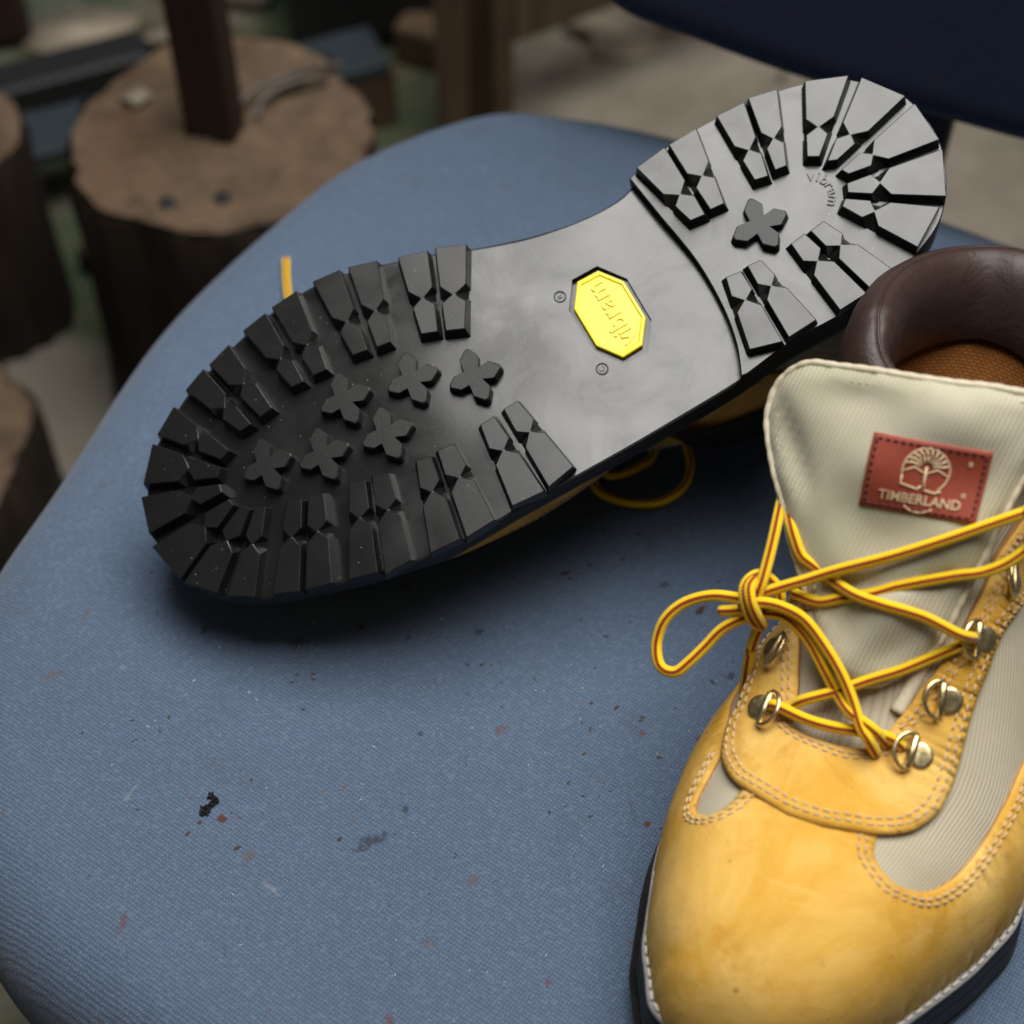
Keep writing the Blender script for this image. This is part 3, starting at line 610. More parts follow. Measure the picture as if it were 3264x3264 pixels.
def lug(boot, o1, o2, i2, i1, w, heel, name='tread_lug'):
    o1, o2, i2, i1, w = [np.array(q, float) for q in (o1, o2, i2, i1, w)]
    if boot.side > 0: o1, o2, i2, i1, w = [q * (1, -1) for q in (o1, o2, i2, i1, w)]
    mo, mi = (o1 + o2) / 2, (i1 + i2) / 2; ax = mi - mo; Ln = np.linalg.norm(ax); tw = np.clip(((w - mo) @ ax) / Ln ** 2, .3, .8)
    ao = -ax / Ln
    o1 = o1 + ao * .5; o2 = o2 + ao * .5
    dt = 2.6 / Ln * (1.0 if Ln > 20 else 1.1)
    ts = [0, tw - dt * 1.35, tw, tw + dt * 1.15, 1.0]; wd = [1, 1.0, .10, 1.0, .92]
    e1 = lambda t: o1 + (i1 - o1) * t
    e2 = lambda t: o2 + (i2 - o2) * t
    top1 = []; top2 = []; b1 = []; b2 = []
    for t, q in zip(ts, wd):
        a, b = e1(t), e2(t); m = (a + b) / 2; h = (a - b) / 2; hn = h / np.linalg.norm(h)
        wq_ = 1 + (.55 / np.linalg.norm(h) if q > .5 else 0); top1.append(m + h * q * wq_); top2.append(m - h * q * wq_)
        x = 1.15
        ext = ax / Ln * (1.5 if t == 1 else 0)
        b1.append(a + hn * (x + .55) + ext); b2.append(b - hn * (x + .55) + ext)
    top = top1 + top2[::-1]; bas = b1 + b2[::-1]; n = len(top)
    wq = boot.warp(np.c_[np.array(top + bas), np.zeros(2 * n)])[:, :2] if boot.side > 0 else np.array(top + bas)
    wq2 = wq * (1, boot.side)     # add() mirrors right boot back
    z = np.array([bend(p[0]) for p in wq]); z[n:] += (LUGH + 1.2) if not heel else 5.6
    z[n:] = [max(zz, (basez(p[0]) + .8) if not heel else 0) for zz, p in zip(z[n:], wq[n:])]
    V = np.c_[wq2, z]
    ar = sum(wq2[i][0] * wq2[(i + 1) % n][1] - wq2[(i + 1) % n][0] * wq2[i][1] for i in range(n))
    cells = [(0, 1, n - 2, n - 1), (1, 2, n - 3, n - 2), (2, 3, n - 4, n - 3), (3, 4, n - 5, n - 4)]
    F = []
    for c in cells: F.append(c if ar < 0 else c[::-1])
    for i in range(n):
        j = (i + 1) % n; q = (i, n + i, n + j, j); F.append(q if ar < 0 else q[::-1])
    o = boot.add(name, V, F, M_LUG, smooth=False); bevel(o, .00042, 1, 30)
    return o

def sole(boot, lugs):
    LOWER[0] = 0.0 if lugs else 5.2
    n = 220
    P = outline_loop(boot, 0, n)
    # underside sheet with the octagonal recess
    sgy = 1 if boot.side > 0 else -1
    octo = np.array(OCTO) * (1, -1); octi = np.array(OCTI) * (1, -1)     # traced on the right boot -> left-boot frame
    if boot.warpk: octo = boot.warp(np.c_[octo, np.zeros(8)])[:, :2]; octi = boot.warp(np.c_[octi, np.zeros(8)])[:, :2]
    Pi = outline_loop(boot, -1.0, n)
    gx, gy = np.meshgrid(np.arange(-4, 306, 4.0), np.arange(-64, 64, 4.0)); G = np.stack([gx.ravel(), gy.ravel()], -1)
    G = G[inside(outline_loop(boot, -3.5, n), G)]
    cen = octo.mean(0); G = G[~inside(cen + (octo - cen) * 1.12, G)]
    V2, F, _ = cdt(Pi, G, [octo])
    z = basez(V2[:, 0]) + .25 * np.sin(V2[:, 0] * .11) * np.cos(V2[:, 1] * .09)
    V = np.c_[V2, z]; F = [tuple(f[::-1]) for f in F]      # faces -z
    parts = [(V, F)]
    # recess wall and floor
    zo = float(basez(octo[:, 0].mean()))
    W = np.concatenate([np.c_[octo, basez(octo[:, 0]) + .25 * np.sin(octo[:, 0] * .11) * np.cos(octo[:, 1] * .09)], np.c_[octo, np.full(8, zo + 2.4)]])
    ar = np.sum(octo[:, 0] * np.roll(octo[:, 1], -1) - np.roll(octo[:, 0], -1) * octo[:, 1])
    q = [(i, (i + 1) % 8, 8 + (i + 1) % 8, 8 + i) for i in range(8)] + [tuple(8 + i for i in range(8))[::-1]]
    if ar < 0: q = [f[::-1] for f in q]
    parts.append((W, [f if True else f for f in q]))
    # side wall: rolled lower edge, groove, upper edge
    prof = [(-1.0, 0.0), (-.35, .25), (0, 1.0), (.3, 3.0), (.1, 5.2), (-.8, 5.8), (-.1, 6.4), (.2, 9.5), (-.6, 11.2), (-5, 11.4)]
    rows = []
    for (off, dz) in prof:
        L = outline_loop(boot, off - ((1.2 + 2.0 * dz / 11.4) if boot.warpk else 0), n)
        if boot.warpk: L[:, 1] -= 2.2 * (1 - dz / 11.4) * np.clip(L[:, 1] / 30, 0, 1)
        top = 17.0 + rise(L[:, 0]) + bend(L[:, 0]) * .86; b0 = basez(L[:, 0])
        rows.append(np.c_[L, b0 + (top - b0) * (dz / 11.4)])
    Vs = np.concatenate(rows); Fs = []
    arP = np.sum(P[:, 0] * np.roll(P[:, 1], -1) - np.roll(P[:, 0], -1) * P[:, 1])
    for k in range(len(rows) - 1):
        for i in range(n):
            f = (k * n + i, k * n + (i + 1) % n, (k + 1) * n + (i + 1) % n, (k + 1) * n + i); Fs.append(f if arP > 0 else f[::-1])
    Fs.append(tuple((len(rows) - 1) * n + i for i in range(n)) if arP > 0 else tuple((len(rows) - 1) * n + i for i in range(n))[::-1])
    k0 = len(parts[0][1]) + len(parts[1][1])
    parts.append((Vs, Fs)); V, F = join(parts)
    o = boot.add('outsole', V, F, M_RUB, mats=[M_RUB, M_SIDE], midx=[0] * k0 + [1] * len(Fs))
    esplit(o)
    # heel block
    br = np.array(BREAST) * (1, -1)
    ol = outline_loop(boot, .25, 400)
    if boot.warpk: br = boot.warp(np.c_[br, np.zeros(len(br))])[:, :2]
    br = spline(br, 24)
    x0 = br[0, 0]; x1 = br[-1, 0]
    heelpts = [p for p in ol if p[0] > (x0 if p[1] > 0 else x1) + 1.2]
    med = sorted([p for p in heelpts if p[1] >= 8 + (p[0] > 303) * 0], key=lambda p: math.atan2(p[1] - 8, p[0] - 250))
    allp = sorted(heelpts, key=lambda p: math.atan2(p[1] - 8, p[0] - 240))
    poly = np.concatenate([np.array(allp), br])           # lateral ... heel ... medial, then breast medial -> lateral
    gx, gy = np.meshgrid(np.arange(200, 306, 5.0), np.arange(-60, 60, 5.0)); G = np.stack([gx.ravel(), gy.ravel()], -1); c = poly.mean(0)
    G = G[inside(c + (poly - c) * .93, G)]
    pin = c + (poly - c) * .992; hz = 5.0 - LOWER[0] * .9
    V2, Fh, _ = cdt(pin, G); m = len(poly)
    lo = np.c_[V2, np.full(len(V2), hz)]; s1 = np.c_[poly, np.full(m, hz + .6)]; s2 = np.c_[poly, np.full(m, 12.0)]
    arh = np.sum(poly[:, 0] * np.roll(poly[:, 1], -1) - np.roll(poly[:, 0], -1) * poly[:, 1])
    bi = [int(np.argmin(np.sum((V2 - p) ** 2, 1))) for p in pin]; nl = len(lo)
    FF = [tuple(f[::-1]) for f in Fh]; nb = len(FF)
    for i in range(m):
        j = (i + 1) % m
        f = (bi[i], bi[j], nl + j, nl + i); FF.append(f if arh > 0 else f[::-1])
        f = (nl + i, nl + j, nl + m + j, nl + m + i); FF.append(f if arh > 0 else f[::-1])
    o = boot.add('heel_block', np.concatenate([lo, s1, s2]), FF, M_RUB, mats=[M_RUB, M_SIDE], midx=[0] * nb + [1] * (len(FF) - nb))
    esplit(o, 25)
    for k, L in enumerate(lugs): lug(boot, *L, heel=k >= 22)
    LOWER[0] = 0.0
    # welt
    prof = [(-.3, 17.0), (.4, 17.6), (.5, 19.2), (-.2, 20.2), (-2.5, 20.6), (-5.2, 20.3), (-8.5, 20.2), (-15, 20.4), (-16, 17.0)]
    rows = []
    for off, z in prof:
        L = outline_loop(boot, off - .6 - (3.0 if boot.warpk else 1.0), n); rows.append(np.c_[L, z + rise(L[:, 0]) + bend(L[:, 0]) * .86])
    V = np.concatenate(rows); F = []
    for k in range(len(rows) - 1):
        for i in range(n):
            f = (k * n + i, k * n + (i + 1) % n, (k + 1) * n + (i + 1) % n, (k + 1) * n + i); F.append(f if arP > 0 else f[::-1])
    welt = boot.add('welt', V, F, M_WELT)
    L = outline_loop(boot, -3.0 - (1.1 if boot.warpk else .4), 300); parts = []
    per = np.linalg.norm(np.roll(L, -1, 0) - L, axis=1).sum(); k = int(per / 4.2); Q = spline(L, k, True)
    for i in range(k):
        a = Q[i]; d = Q[(i + 1) % k] - a; d /= np.linalg.norm(d); c = np.array([*(a + d * 1.6), 20.75 + rise(a[0]) + bend(a[0]) * .86]); d3 = np.array([*d, 0])
        v, f, _ = tube(np.array([c - d3 * 1.5 - (0, 0, .3), c - d3 * .9 + (0, 0, .15), c + d3 * .9 + (0, 0, .15), c + d3 * 1.5 - (0, 0, .3)]), [.35, .55, .55, .35], 6); parts.append((v, f))
    V, F = join(parts); o = boot.add('stitching', V, F, M_THRW, welt); o['kind'] = 'stuff'
    return octi, zo

def stripes(boot, name, P, r=1.75, ref=(-.75, 0, .66), npt=None, parent=None):
    P = np.asarray(P, float); tot = np.linalg.norm(np.diff(P, axis=0), axis=1).sum(); k = npt or max(10, int(tot / 1.3))
    Q = spline(P, k); n = 20
    V, F, ring = tube(Q, r, n, ref)
    RED = {0, 19, 6, 7, 12, 13, 9, 10}
    RED = {0, 19, 6, 7, 12, 13}
    mi = [1 if q in RED else 0 for q in ring]
    L = np.r_[0, np.cumsum(np.linalg.norm(np.diff(Q, axis=0), axis=1))]
    uv = np.stack([np.repeat(L, n), np.tile(np.arange(n) * .6, len(Q))], -1)
    return V, F, mi, uv

def lacepart(boot, name, P, label=None, **kw):
    V, F, mi, uv = stripes(boot, name, P, **kw)
    o = boot.add(name, V, F, M_LY, mats=[M_LY, M_LR], midx=mi, uv=uv)
    if label: o['label'] = label
    return o

def lace_hook(boot, ring, bar, plate):
    (ur, vr), (ub, vb), (up, vp) = ring, bar, plate
    B = boot.S(ub, vb); n = boot.N(ub, vb); e = boot.S(ub + .1, vb) - boot.S(ub - .1, vb); e /= np.linalg.norm(e)
    inw = boot.S(ub, vb * .8) - B; inw -= n * (inw @ n); inw -= e * (inw @ e); inw /= np.linalg.norm(inw)
    pc = B - inw * 2.6 + n * 3.3
    parts = []
    a = np.arange(20) * 2 * math.pi / 20
    rows = [(3.9, 0.0), (4.1, .35), (3.9, .65), (3.0, .78)]
    V = np.concatenate([pc + q * (np.cos(a)[:, None] * e + np.sin(a)[:, None] * inw) + n * h for q, h in rows]); F = []
    for k in range(3): F += [(k * 20 + i, k * 20 + (i + 1) % 20, (k + 1) * 20 + (i + 1) % 20, (k + 1) * 20 + i) for i in range(20)]
    F.append(tuple(60 + i for i in range(20)))
    p = V[list(F[0])]; fn = np.cross(p[1] - p[0], p[2] - p[0])
    if fn @ (p[0] - pc) < 0: F = [f[::-1] for f in F]
    pl = boot.add('lace_hook', V, F, M_BRASS)
    c = B + n * 5.0
    v, f, _ = tube(np.array([c - e * 5.2, c - e * 4.7, c + e * 4.7, c + e * 5.2]), [.7, 1.35, 1.35, .7], 10, n); boot.add('bar', v, f, M_BRASS, pl)
    tl = math.radians(20); dr = inw * math.cos(tl) + n * math.sin(tl)
    t = np.linspace(-math.pi / 2, math.pi / 2, 22)
    pts = [c - e * 5.2] + [c + dr * (.8 + 4.9 * math.cos(q)) + e * 5.5 * math.sin(q) for q in t] + [c + e * 5.2]
    v, f, _ = tube(spline(np.array(pts), 40), .78, 10, n); boot.add('ring', v, f, M_BRASS, pl)
    return pl

def upper(boot):
    # cloth body of the boot over the whole last
    us = np.r_[np.linspace(0, 4, 17), np.linspace(4.25, NR - 2.3, 96)]; vsn = np.linspace(-1, 1, 81)
    G = boot.S(us[:, None], vsn[None]); V = G.reshape(-1, 3); k = len(vsn)
    F = [(i * k + j, i * k + j + 1, (i + 1) * k + j + 1, (i + 1) * k + j) for i in range(len(us) - 1) for j in range(k - 1) if not (us[i] > NR - 3.6 and abs(vsn[j]) < .40)]
    p = V[list(F[len(F) // 2])]; fn = np.cross(p[1] - p[0], p[2] - p[0])
    if fn @ boot.N(us[len(us) // 2], 0.0) < 0: F = [f[::-1] for f in F]
    uv = np.stack(np.broadcast_arrays(us[:, None] * 11, vsn[None] * 75), -1).reshape(-1, 2)
    boot.add('cloth_upper', V, F, M_FAB, uv=uv)
    top = NR - 1.05
    low = [(0.0, 1.0), (8, 1.0), (14, 1.0), (17, 1.0), (18.6, .99), (18.4, .88), (16.5, .80), (14.5, .72), (12.6, .63), (11.4, .52), (10.8, .46)] + LOWF + [(14.6, -.80), (16.2, -.82), (17.6, -.86), (18.6, -.99), (17, -1.0), (14, -1.0), (8, -1.0), (0.0, -1.0)]
    lowline = np.array(low[4:-4])
    sm = spline(lowline, 150); lowp = np.concatenate([[(0, 1)], [(q, 1.0) for q in np.linspace(1, 18.2, 40)], sm, [(q, -1.0) for q in np.linspace(18.2, 1, 40)], [(0, -1)], [(0, -.5), (0, 0), (0, .5)]])
    boot.panel('leather_vamp', lowp, 0.15, 1.5, M_NUB, .28, .035, edgemat=M_EDGE)
    so = [(17.4, .60), (16.2, .66), (14.6, .67)] + SO[:-1] + [(16.0, -.56), (17.0, -.58), (17.9, -.56)]
    si = [(17.8, -.33), (17.2, -.32), (16.4, -.313), (15.6, -.29)] + SI[::-1][3:-1] + [(14.3, .40), (15.6, .42), (16.6, .40), (17.3, .38)]
    so_s, si_s = spline(so, 170), spline(si, 150)
    boot.panel('lace_stay', np.concatenate([so_s, si_s]), 1.3, 3.4, M_NUB, .2, .028, edgemat=M_EDGE)
    st = []
    for mm in (-2.4, -4.6): st.append(offline(boot, so, -mm)[6:-6])
    for mm in (2.2, 4.0): st.append(offline(boot, si[2:-3], mm))
    boot.stitches('stitching', st, 3.45, M_THR)
    st2 = [offline(boot, lowline[5:-2], mm) for mm in (-3.0, -5.2)]
    st2 = [offline(boot, lowline[5:-2], mm)[12:] for mm in ST_LOW]
    boot.stitches('stitching', st2, 1.6, M_THR)

# ---- tongue, collar, label and laces of the standing (left) boot
def ridge_normal(a=(107, 93), b=(159, 165)):
    d = np.array([b[0] - a[0], 0, b[1] - a[1]], float); d /= np.linalg.norm(d); return d, np.array([-d[2], 0, d[0]])
WRF = [None]
def sheet(boot, name, outline, thick, mat, bulge=0.0, step=3.0, trimr=None, wrinkle=0.0):
    """padded sheet through a 3-D outline lying on the curved front of the boot"""
    d, n = ridge_normal(); O3 = np.asarray(outline, float); C0 = O3.mean(0)
    O3 = spline(O3, 130, True)
    to2 = lambda P: np.stack([(P - C0)[:, 1], (P - C0) @ d], -1)
    A = to2(O3); hgt = (O3 - C0) @ n
    # height field: least squares cubic patch through the outline
    def basis(q):
        x, y = q[:, 0] / 40, q[:, 1] / 40; return np.stack([np.ones_like(x), x, y, x * x, x * y, y * y, x ** 2 * y, y ** 3, y ** 2 * x], -1)
    co, *_ = np.linalg.lstsq(basis(A), hgt, rcond=None)
    gx, gy = np.meshgrid(np.arange(A[:, 0].min(), A[:, 0].max(), step), np.arange(A[:, 1].min(), A[:, 1].max(), step)); G = np.stack([gx.ravel(), gy.ravel()], -1)
    cen = A.mean(0); G = G[inside(A, G)]
    dA = lambda q: np.array([np.min(np.linalg.norm(A - p, axis=1)) for p in q])
    G = G[dA(G) > step * .6]
    V2, F, _ = cdt(A, G); ds = np.clip(dA(V2), 0, 14)
    h = basis(V2) @ co
    pr = thick * np.sqrt(1 - (1 - np.clip(ds / 4.5, 0, 1)) ** 2)
    wr = wrinkle * (np.sin(V2[:, 0] * .13 + V2[:, 1] * .10) + .6 * np.sin(V2[:, 1] * .21 - V2[:, 0] * .07 + 1)) * np.clip(ds / 8, 0, 1)
    if wrinkle > 0:
        wr = wr - 2.2 * np.exp(-((V2[:, 1] + 30 + .45 * V2[:, 0]) / 2.6) ** 2) * np.clip(ds / 8, 0, 1) - 1.6 * np.exp(-((V2[:, 1] - 6 - 1.1 * (V2[:, 0] - 34)) / 4.0) ** 2) * np.clip((V2[:, 0] - 18) / 8, 0, 1)
        wr = wr + .9 * np.sin(V2[:, 0] * .30 + V2[:, 1] * .05) * np.clip((-V2[:, 1] - 8) / 14, 0, 1) * np.clip(ds / 8, 0, 1)
    def wrf(q):
        w_ = wrinkle * (np.sin(q[:, 0] * .13 + q[:, 1] * .10) + .6 * np.sin(q[:, 1] * .21 - q[:, 0] * .07 + 1)) - 1.6 * np.exp(-((q[:, 1] - 6 - 1.1 * (q[:, 0] - 34)) / 4.0) ** 2) * np.clip((q[:, 0] - 18) / 8, 0, 1)
        return w_
    WRF[0] = wrf
    P = lambda off: C0 + V2[:, :1] * np.array([0, 1, 0]) + V2[:, 1:] * d + n * (h + off)[:, None]
    fr = P(pr * .55 + wr + bulge * np.clip(ds / 14, 0, 1)); bk = P(-pr * .55 + wr)
    f0 = F[0]; fn = np.cross(fr[f0[1]] - fr[f0[0]], fr[f0[2]] - fr[f0[0]])
    if fn @ n < 0: F = [f[::-1] for f in F]
    V = np.concatenate([fr, bk]); k = len(fr)
    bi = [int(np.argmin(np.sum((V2 - p) ** 2, 1))) for p in A]
    FF = [tuple(f) for f in F] + [tuple(q + k for q in f[::-1]) for f in F]
    o = boot.add(name, V, FF, mat, uv=np.concatenate([V2, V2]))
    return o, (C0, d, n, basis, co), O3

def surf_at(info, p2, off):
    C0, d, n, basis, co = info; p2 = np.atleast_2d(p2); return C0 + p2[:, :1] * np.array([0, 1, 0]) + p2[:, 1:] * d + n * (basis(p2) @ co + off)[:, None]

def collar(boot, v0=.10):
    R = boot.R; top = NR - 2.3
    vv = np.concatenate([np.linspace(v0, 1, 70), np.linspace(-1, -v0, 70)[1:]])
    ring = boot.S(top, vv); c = ring.mean(0); dip = np.clip((.42 - np.abs(vv)) / .30, 0, 1); dip = dip * dip * (3 - 2 * dip)
    ring = ring + np.array([.6, 0, -1.0]) * (24 * dip + 2 - 19 * np.clip((np.abs(vv) - .35) / .65, 0, 1))[:, None]
    T0, B0 = boot.S(top, 0.0), boot.S(top, 1.0); d = B0 - T0; d /= np.linalg.norm(d); up = np.array([-d[2], 0, d[0]]); up = up if up[2] > 0 else -up
    out = np.gradient(ring, axis=0); out /= np.linalg.norm(out, axis=1, keepdims=True); out = np.cross(out, up)
    if ((ring - c) * out).sum() < 0: out = -out
    prof = [(.5, -26), (2.0, -18), (2.8, -9), (2.2, -1), (.4, 4.2), (-2.6, 7.2), (-4.8, 8.0), (-5.7, 7.2), (-6.6, 8.0), (-9.6, 7.2), (-12.4, 4.4), (-15, -1), (-15.6, -8), (-15.4, -15), (-14.6, -21), (-13, -25)]
    rows = []
    for (o, h) in prof: rows.append(ring + out * o + up * h)
    k = len(vv); wob = 1 + .05 * np.sin(np.arange(k) * .9)[:, None]
    V = np.concatenate(rows); F = [(i * k + j, i * k + j + 1, (i + 1) * k + j + 1, (i + 1) * k + j) for i in range(len(prof) - 1) for j in range(k - 1)]
    f = F[5 * (k - 1) + k // 2]; p = V[list(f)]
    if np.cross(p[1] - p[0], p[2] - p[0]) @ up < 0: F = [q[::-1] for q in F]
    boot.add('padded_collar', V, F, M_COL)
    # raised seam over the roll
    P = ring + out * -5.7 + up * 7.5
    v, f, _ = tube(spline(P, 160), .55, 6, up); boot.add('collar_seam', v, f, M_COL)
    # lining and insole
    vv = np.linspace(-1, 1, 100); ring2 = boot.S(top, vv); k = len(vv); dip = np.clip((.42 - np.abs(vv)) / .30, 0, 1); ring2 = ring2 + np.array([.6, 0, -1.0]) * (10 * dip * dip * (3 - 2 * dip) + 2 - 19 * np.clip((np.abs(vv) - .35) / .65, 0, 1))[:, None]; cc = ring2.mean(0)
    depth = min(100, float(cc[2]) - 45)
    rows = []; uvr = []
    per = np.r_[0, np.cumsum(np.linalg.norm(np.diff(ring2, axis=0), axis=1))]
    for t in np.linspace(0, 1, 12):
        s = .84 - .24 * t; P = cc + (ring2 - cc) * s - up * (23 + (depth - 23) * t); P[:, 0] -= 16 * t * t
        rows.append(P); uvr.append(np.stack([per * .8, np.full(k, t * depth)], -1))
    V = np.concatenate(rows); F = [(i * k + j, i * k + j + 1, (i + 1) * k + j + 1, (i + 1) * k + j) for i in range(11) for j in range(k - 1)]
    boot.add('lining', V, F, M_LIN, uv=np.concatenate(uvr))
    boot.add('insole', rows[-1], [tuple(range(k - 1))], M_INS)

# ---------------------------------------------------------------- standing boot
MB = frame((0.06311119, -0.24574512, 0.02093941), (0.42154032, 0.90078219, -0.10438013), (-0.90583261, 0.42362916, -0.00236987), NS)
rootB = empty('boot', MB, 'tan boot standing upright with laced front, red tongue label and brown collar', 'boot')
rootB['group'] = 'pair of resoled boots on the chair'
B = Boot(rootB, RINGS, 1, True)
sole(B, []); upper(B); collar(B)
for h in HOOKS[:6]: lace_hook(B, *h)
lace_hook(B, (14.35, .50), (14.4, .55), (14.45, .6)); lace_hook(B, (17.2, -.36), (17.25, -.40), (17.3, -.45))
tg, info, TO = sheet(B, 'tongue', TONGUE, 5.0, M_TON, 2.0, 2.6, wrinkle=1.3)
tg['label'] = 'cream ribbed cloth tongue'
v, f, _ = tube(spline(TO, 520, True), 1.0 + .2 * np.abs(np.sin(np.arange(520) * .36)), 8, (-.8, 0, .58)); v = v + 0; tb = B.add('binding', v, f, M_TRIM, tg)
parts = []
TOs = spline(TO, 110, True); cen = TO.mean(0)
for i in range(0, 62):
    a = TOs[i]; b = TOs[(i + 1) % 110]; q = lambda p: p + (cen - p) / np.linalg.norm(cen - p) * 4.2 + info[2] * 2.9
    a, b = q(a), q(b); m = b - a
    vv_, ff_, _ = tube(np.array([a + m * .1 - info[2] * .3, a + m * .25 + info[2] * .1, a + m * .6 + info[2] * .1, a + m * .75 - info[2] * .3]), [.2, .38, .38, .2], 5); parts.append((vv_, ff_))
V, F = join(parts); o = B.add('stitching', V, F, M_TRIM, tg); o['kind'] = 'stuff'
# gusset fold along the right stay
v, f, _ = tube(spline(FOLD, 60) - np.array([-.8, 0, .58]) * 3.2, 2.4, 12, (-.8, 0, .58)); B.add('gusset_fold', v, f, M_TRIM, uv=np.c_[np.repeat(np.arange(60) * 1.2, 12), np.tile(np.arange(12) * 1.8, 60)])

# woven label with emblem and lettering, laid on the tongue
C0, dd, nn_, bas, co_ = info
lab2 = np.array([[(np.array(p) - C0)[1], (np.array(p) - C0) @ dd] for p in LABEL])
def lab(s, t):     # s 0..1 along the top, t 0..1 downwards
    s, t = np.asarray(s, float), np.asarray(t, float); a, b, c, d_ = lab2
    return (a * ((1 - s) * (1 - t))[..., None] + b * (s * (1 - t))[..., None] + c * (s * t)[..., None] + d_ * ((1 - s) * t)[..., None])
LOFF = 4.85
def onlab(st, off):
    q = lab(st[:, 0], st[:, 1]); return surf_at(info, q, LOFF + WRF[0](q) + off)
ns_, nt_ = 24, 16
gs, gt = np.meshgrid(np.linspace(0, 1, ns_), np.linspace(0, 1, nt_)); st = np.stack([gs.ravel(), gt.ravel()], -1)
Vt = onlab(st, .5); Vb = onlab(st, -2.6); k = ns_ * nt_
F = [(j * ns_ + i, (j + 1) * ns_ + i, (j + 1) * ns_ + i + 1, j * ns_ + i + 1) for j in range(nt_ - 1) for i in range(ns_ - 1)]
bd = [i for i in range(ns_)] + [j * ns_ + ns_ - 1 for j in range(1, nt_)] + [(nt_ - 1) * ns_ + i for i in range(ns_ - 2, -1, -1)] + [j * ns_ for j in range(nt_ - 2, 0, -1)]
Wf = [(bd[i], bd[(i + 1) % len(bd)], k + bd[(i + 1) % len(bd)], k + bd[i]) for i in range(len(bd))]
lb = B.add('label_patch', np.concatenate([Vt, Vb]), F + Wf, M_LAB, tg); lb['label'] = 'red woven label with cream tree emblem and lettering'
ASP = 33.0 / 20.5
def labtube(pts, r, off=.62, k=1.0):
    pts = np.array(pts, float); pts = np.array([.80, .40]) + (pts - np.array([.80, .40])) * k       # pts in label units: x 0..ASP, y 0..1 (down)
    P = onlab(np.stack([np.array(pts)[:, 0] / ASP, np.array(pts)[:, 1]], -1), off); v, f, _ = tube(P, r, 6, info[2]); return v, f
parts = []
KE = 1.28; cx, cy, rr_ = .80, .40, .245
arc = lambda a0, a1, r, n=20, x=cx, y=cy: [(x + r * math.cos(math.radians(a)), y + r * math.sin(math.radians(a))) for a in np.linspace(a0, a1, n)]
parts.append(labtube(arc(-200, -20 + 70, rr_, 40), .30, k=KE)); parts.append(labtube([(cx - .235, cy + .07), (cx - .235, cy + .16), (cx - .05, cy + .20), (cx - .02, cy + .16)], .36, k=KE))
parts.append(labtube([(cx, cy - .05), (cx + .005, cy + .10), (cx + .02, cy + .22)], .42, k=KE)); parts.append(labtube([(cx + .02, cy + .20), (cx + .13, cy + .22), (cx + .20, cy + .19)], .36, k=KE))
parts.append(labtube([(cx - .24, cy + .03), (cx - .12, cy - .03), (cx, cy + .03)], .32, k=KE)); parts.append(labtube([(cx, cy + .03), (cx + .12, cy - .03), (cx + .24, cy + .03)], .32, k=KE))
for a in range(-165, -10, 16):
    r0, r1 = .10, .235
    parts.append(labtube([(cx + r0 * math.cos(math.radians(a)), cy - .03 + r0 * math.sin(math.radians(a))), (cx + .17 * math.cos(math.radians(a + 6)), cy - .02 + .17 * math.sin(math.radians(a + 6))), (cx + r1 * math.cos(math.radians(a)), cy + r1 * math.sin(math.radians(a)))], .38, k=KE))
for a in range(-155, -20, 22):
    parts.append(labtube([(cx + .07 * math.cos(math.radians(a)), cy - .02 + .07 * math.sin(math.radians(a))), (cx + .135 * math.cos(math.radians(a)), cy - .02 + .135 * math.sin(math.radians(a)))], .36, k=KE))
parts.append(labtube(arc(50, 130, .30, 16, cx, cy + .27), .26))
for y in (.22, .66): parts.append(labtube(arc(0, 360, .025, 10, 1.36, y), .22))
V, F = join(parts); B.add('emblem', V, F, M_LABT, lb)
tv, tf = textmesh('TIMBERLAND', .215, .004)
w0 = tv[:, 0].max() - tv[:, 0].min(); sx = 1.12 / w0
stt = np.stack([(cx + tv[:, 0] * sx) / ASP, .80 - tv[:, 1] * .85], -1); P = onlab(stt, 0); P = P + info[2] * (.75 + tv[:, 2:] * 40)
B.add('lettering', P, tf, M_LABT, lb, smooth=False)
parts = []
for (a, b) in (((.04, .06), (1 - .04, .06)), ((.04, .94), (.96, .94)), ((.04, .06), (.04, .94)), ((.96, .06), (.96, .94))):
    n_ = 14 if a[1] == b[1] else 9
    for i in range(n_):
        p = [np.array(a) + (np.array(b) - a) * (i + q) / n_ for q in (.15, .7)]; v, f = labtube([(q[0] * ASP, q[1]) for q in p], .4, .55); parts.append((v, f))
V, F = join(parts); o = B.add('stitching', V, F, M_LABD, lb); o['kind'] = 'stuff'

hk = tuple(B.S(17.25, -.385) + B.N(17.25, -.385) * 6.5)
for nm in ('upper', 'second'): LACES[nm] = [hk] + LACES[nm][1:]
for nm in LACES: lacepart(B, 'lace', LACES[nm], ref=(.2, -.2, .9) if nm == 'hanging' else (-.75, 0, .66))

# ---------------------------------------------------------------- boot lying upside down, sole to the light
RA = RINGS.copy(); q = RA[:, 1]; RA[:, 1] = np.where(q > 93, 93 + (q - 93) * .33, q); RA[:13, 1] *= .965; q = RA[:, 3]; RA[:, 3] = np.where(q > 60, 60 + (q - 60) * .6, q)
MA = frame((-0.1272, -0.0483, 0.06357), (0.92094, 0.30217, 0.2461), (0.37151, -0.87147, -0.32019), (0.11772, 0.3863, -0.91483))
rootA = empty('boot', MA, 'boot lying upside down showing its new black lugged rubber sole with yellow plaque', 'boot')
rootA['group'] = 'pair of resoled boots on the chair'
A = Boot(rootA, RA, -1, False)
octi, zo = sole(A, LUGS); upper(A); collar(A)
for h in HOOKS[:6]: lace_hook(A, *h)
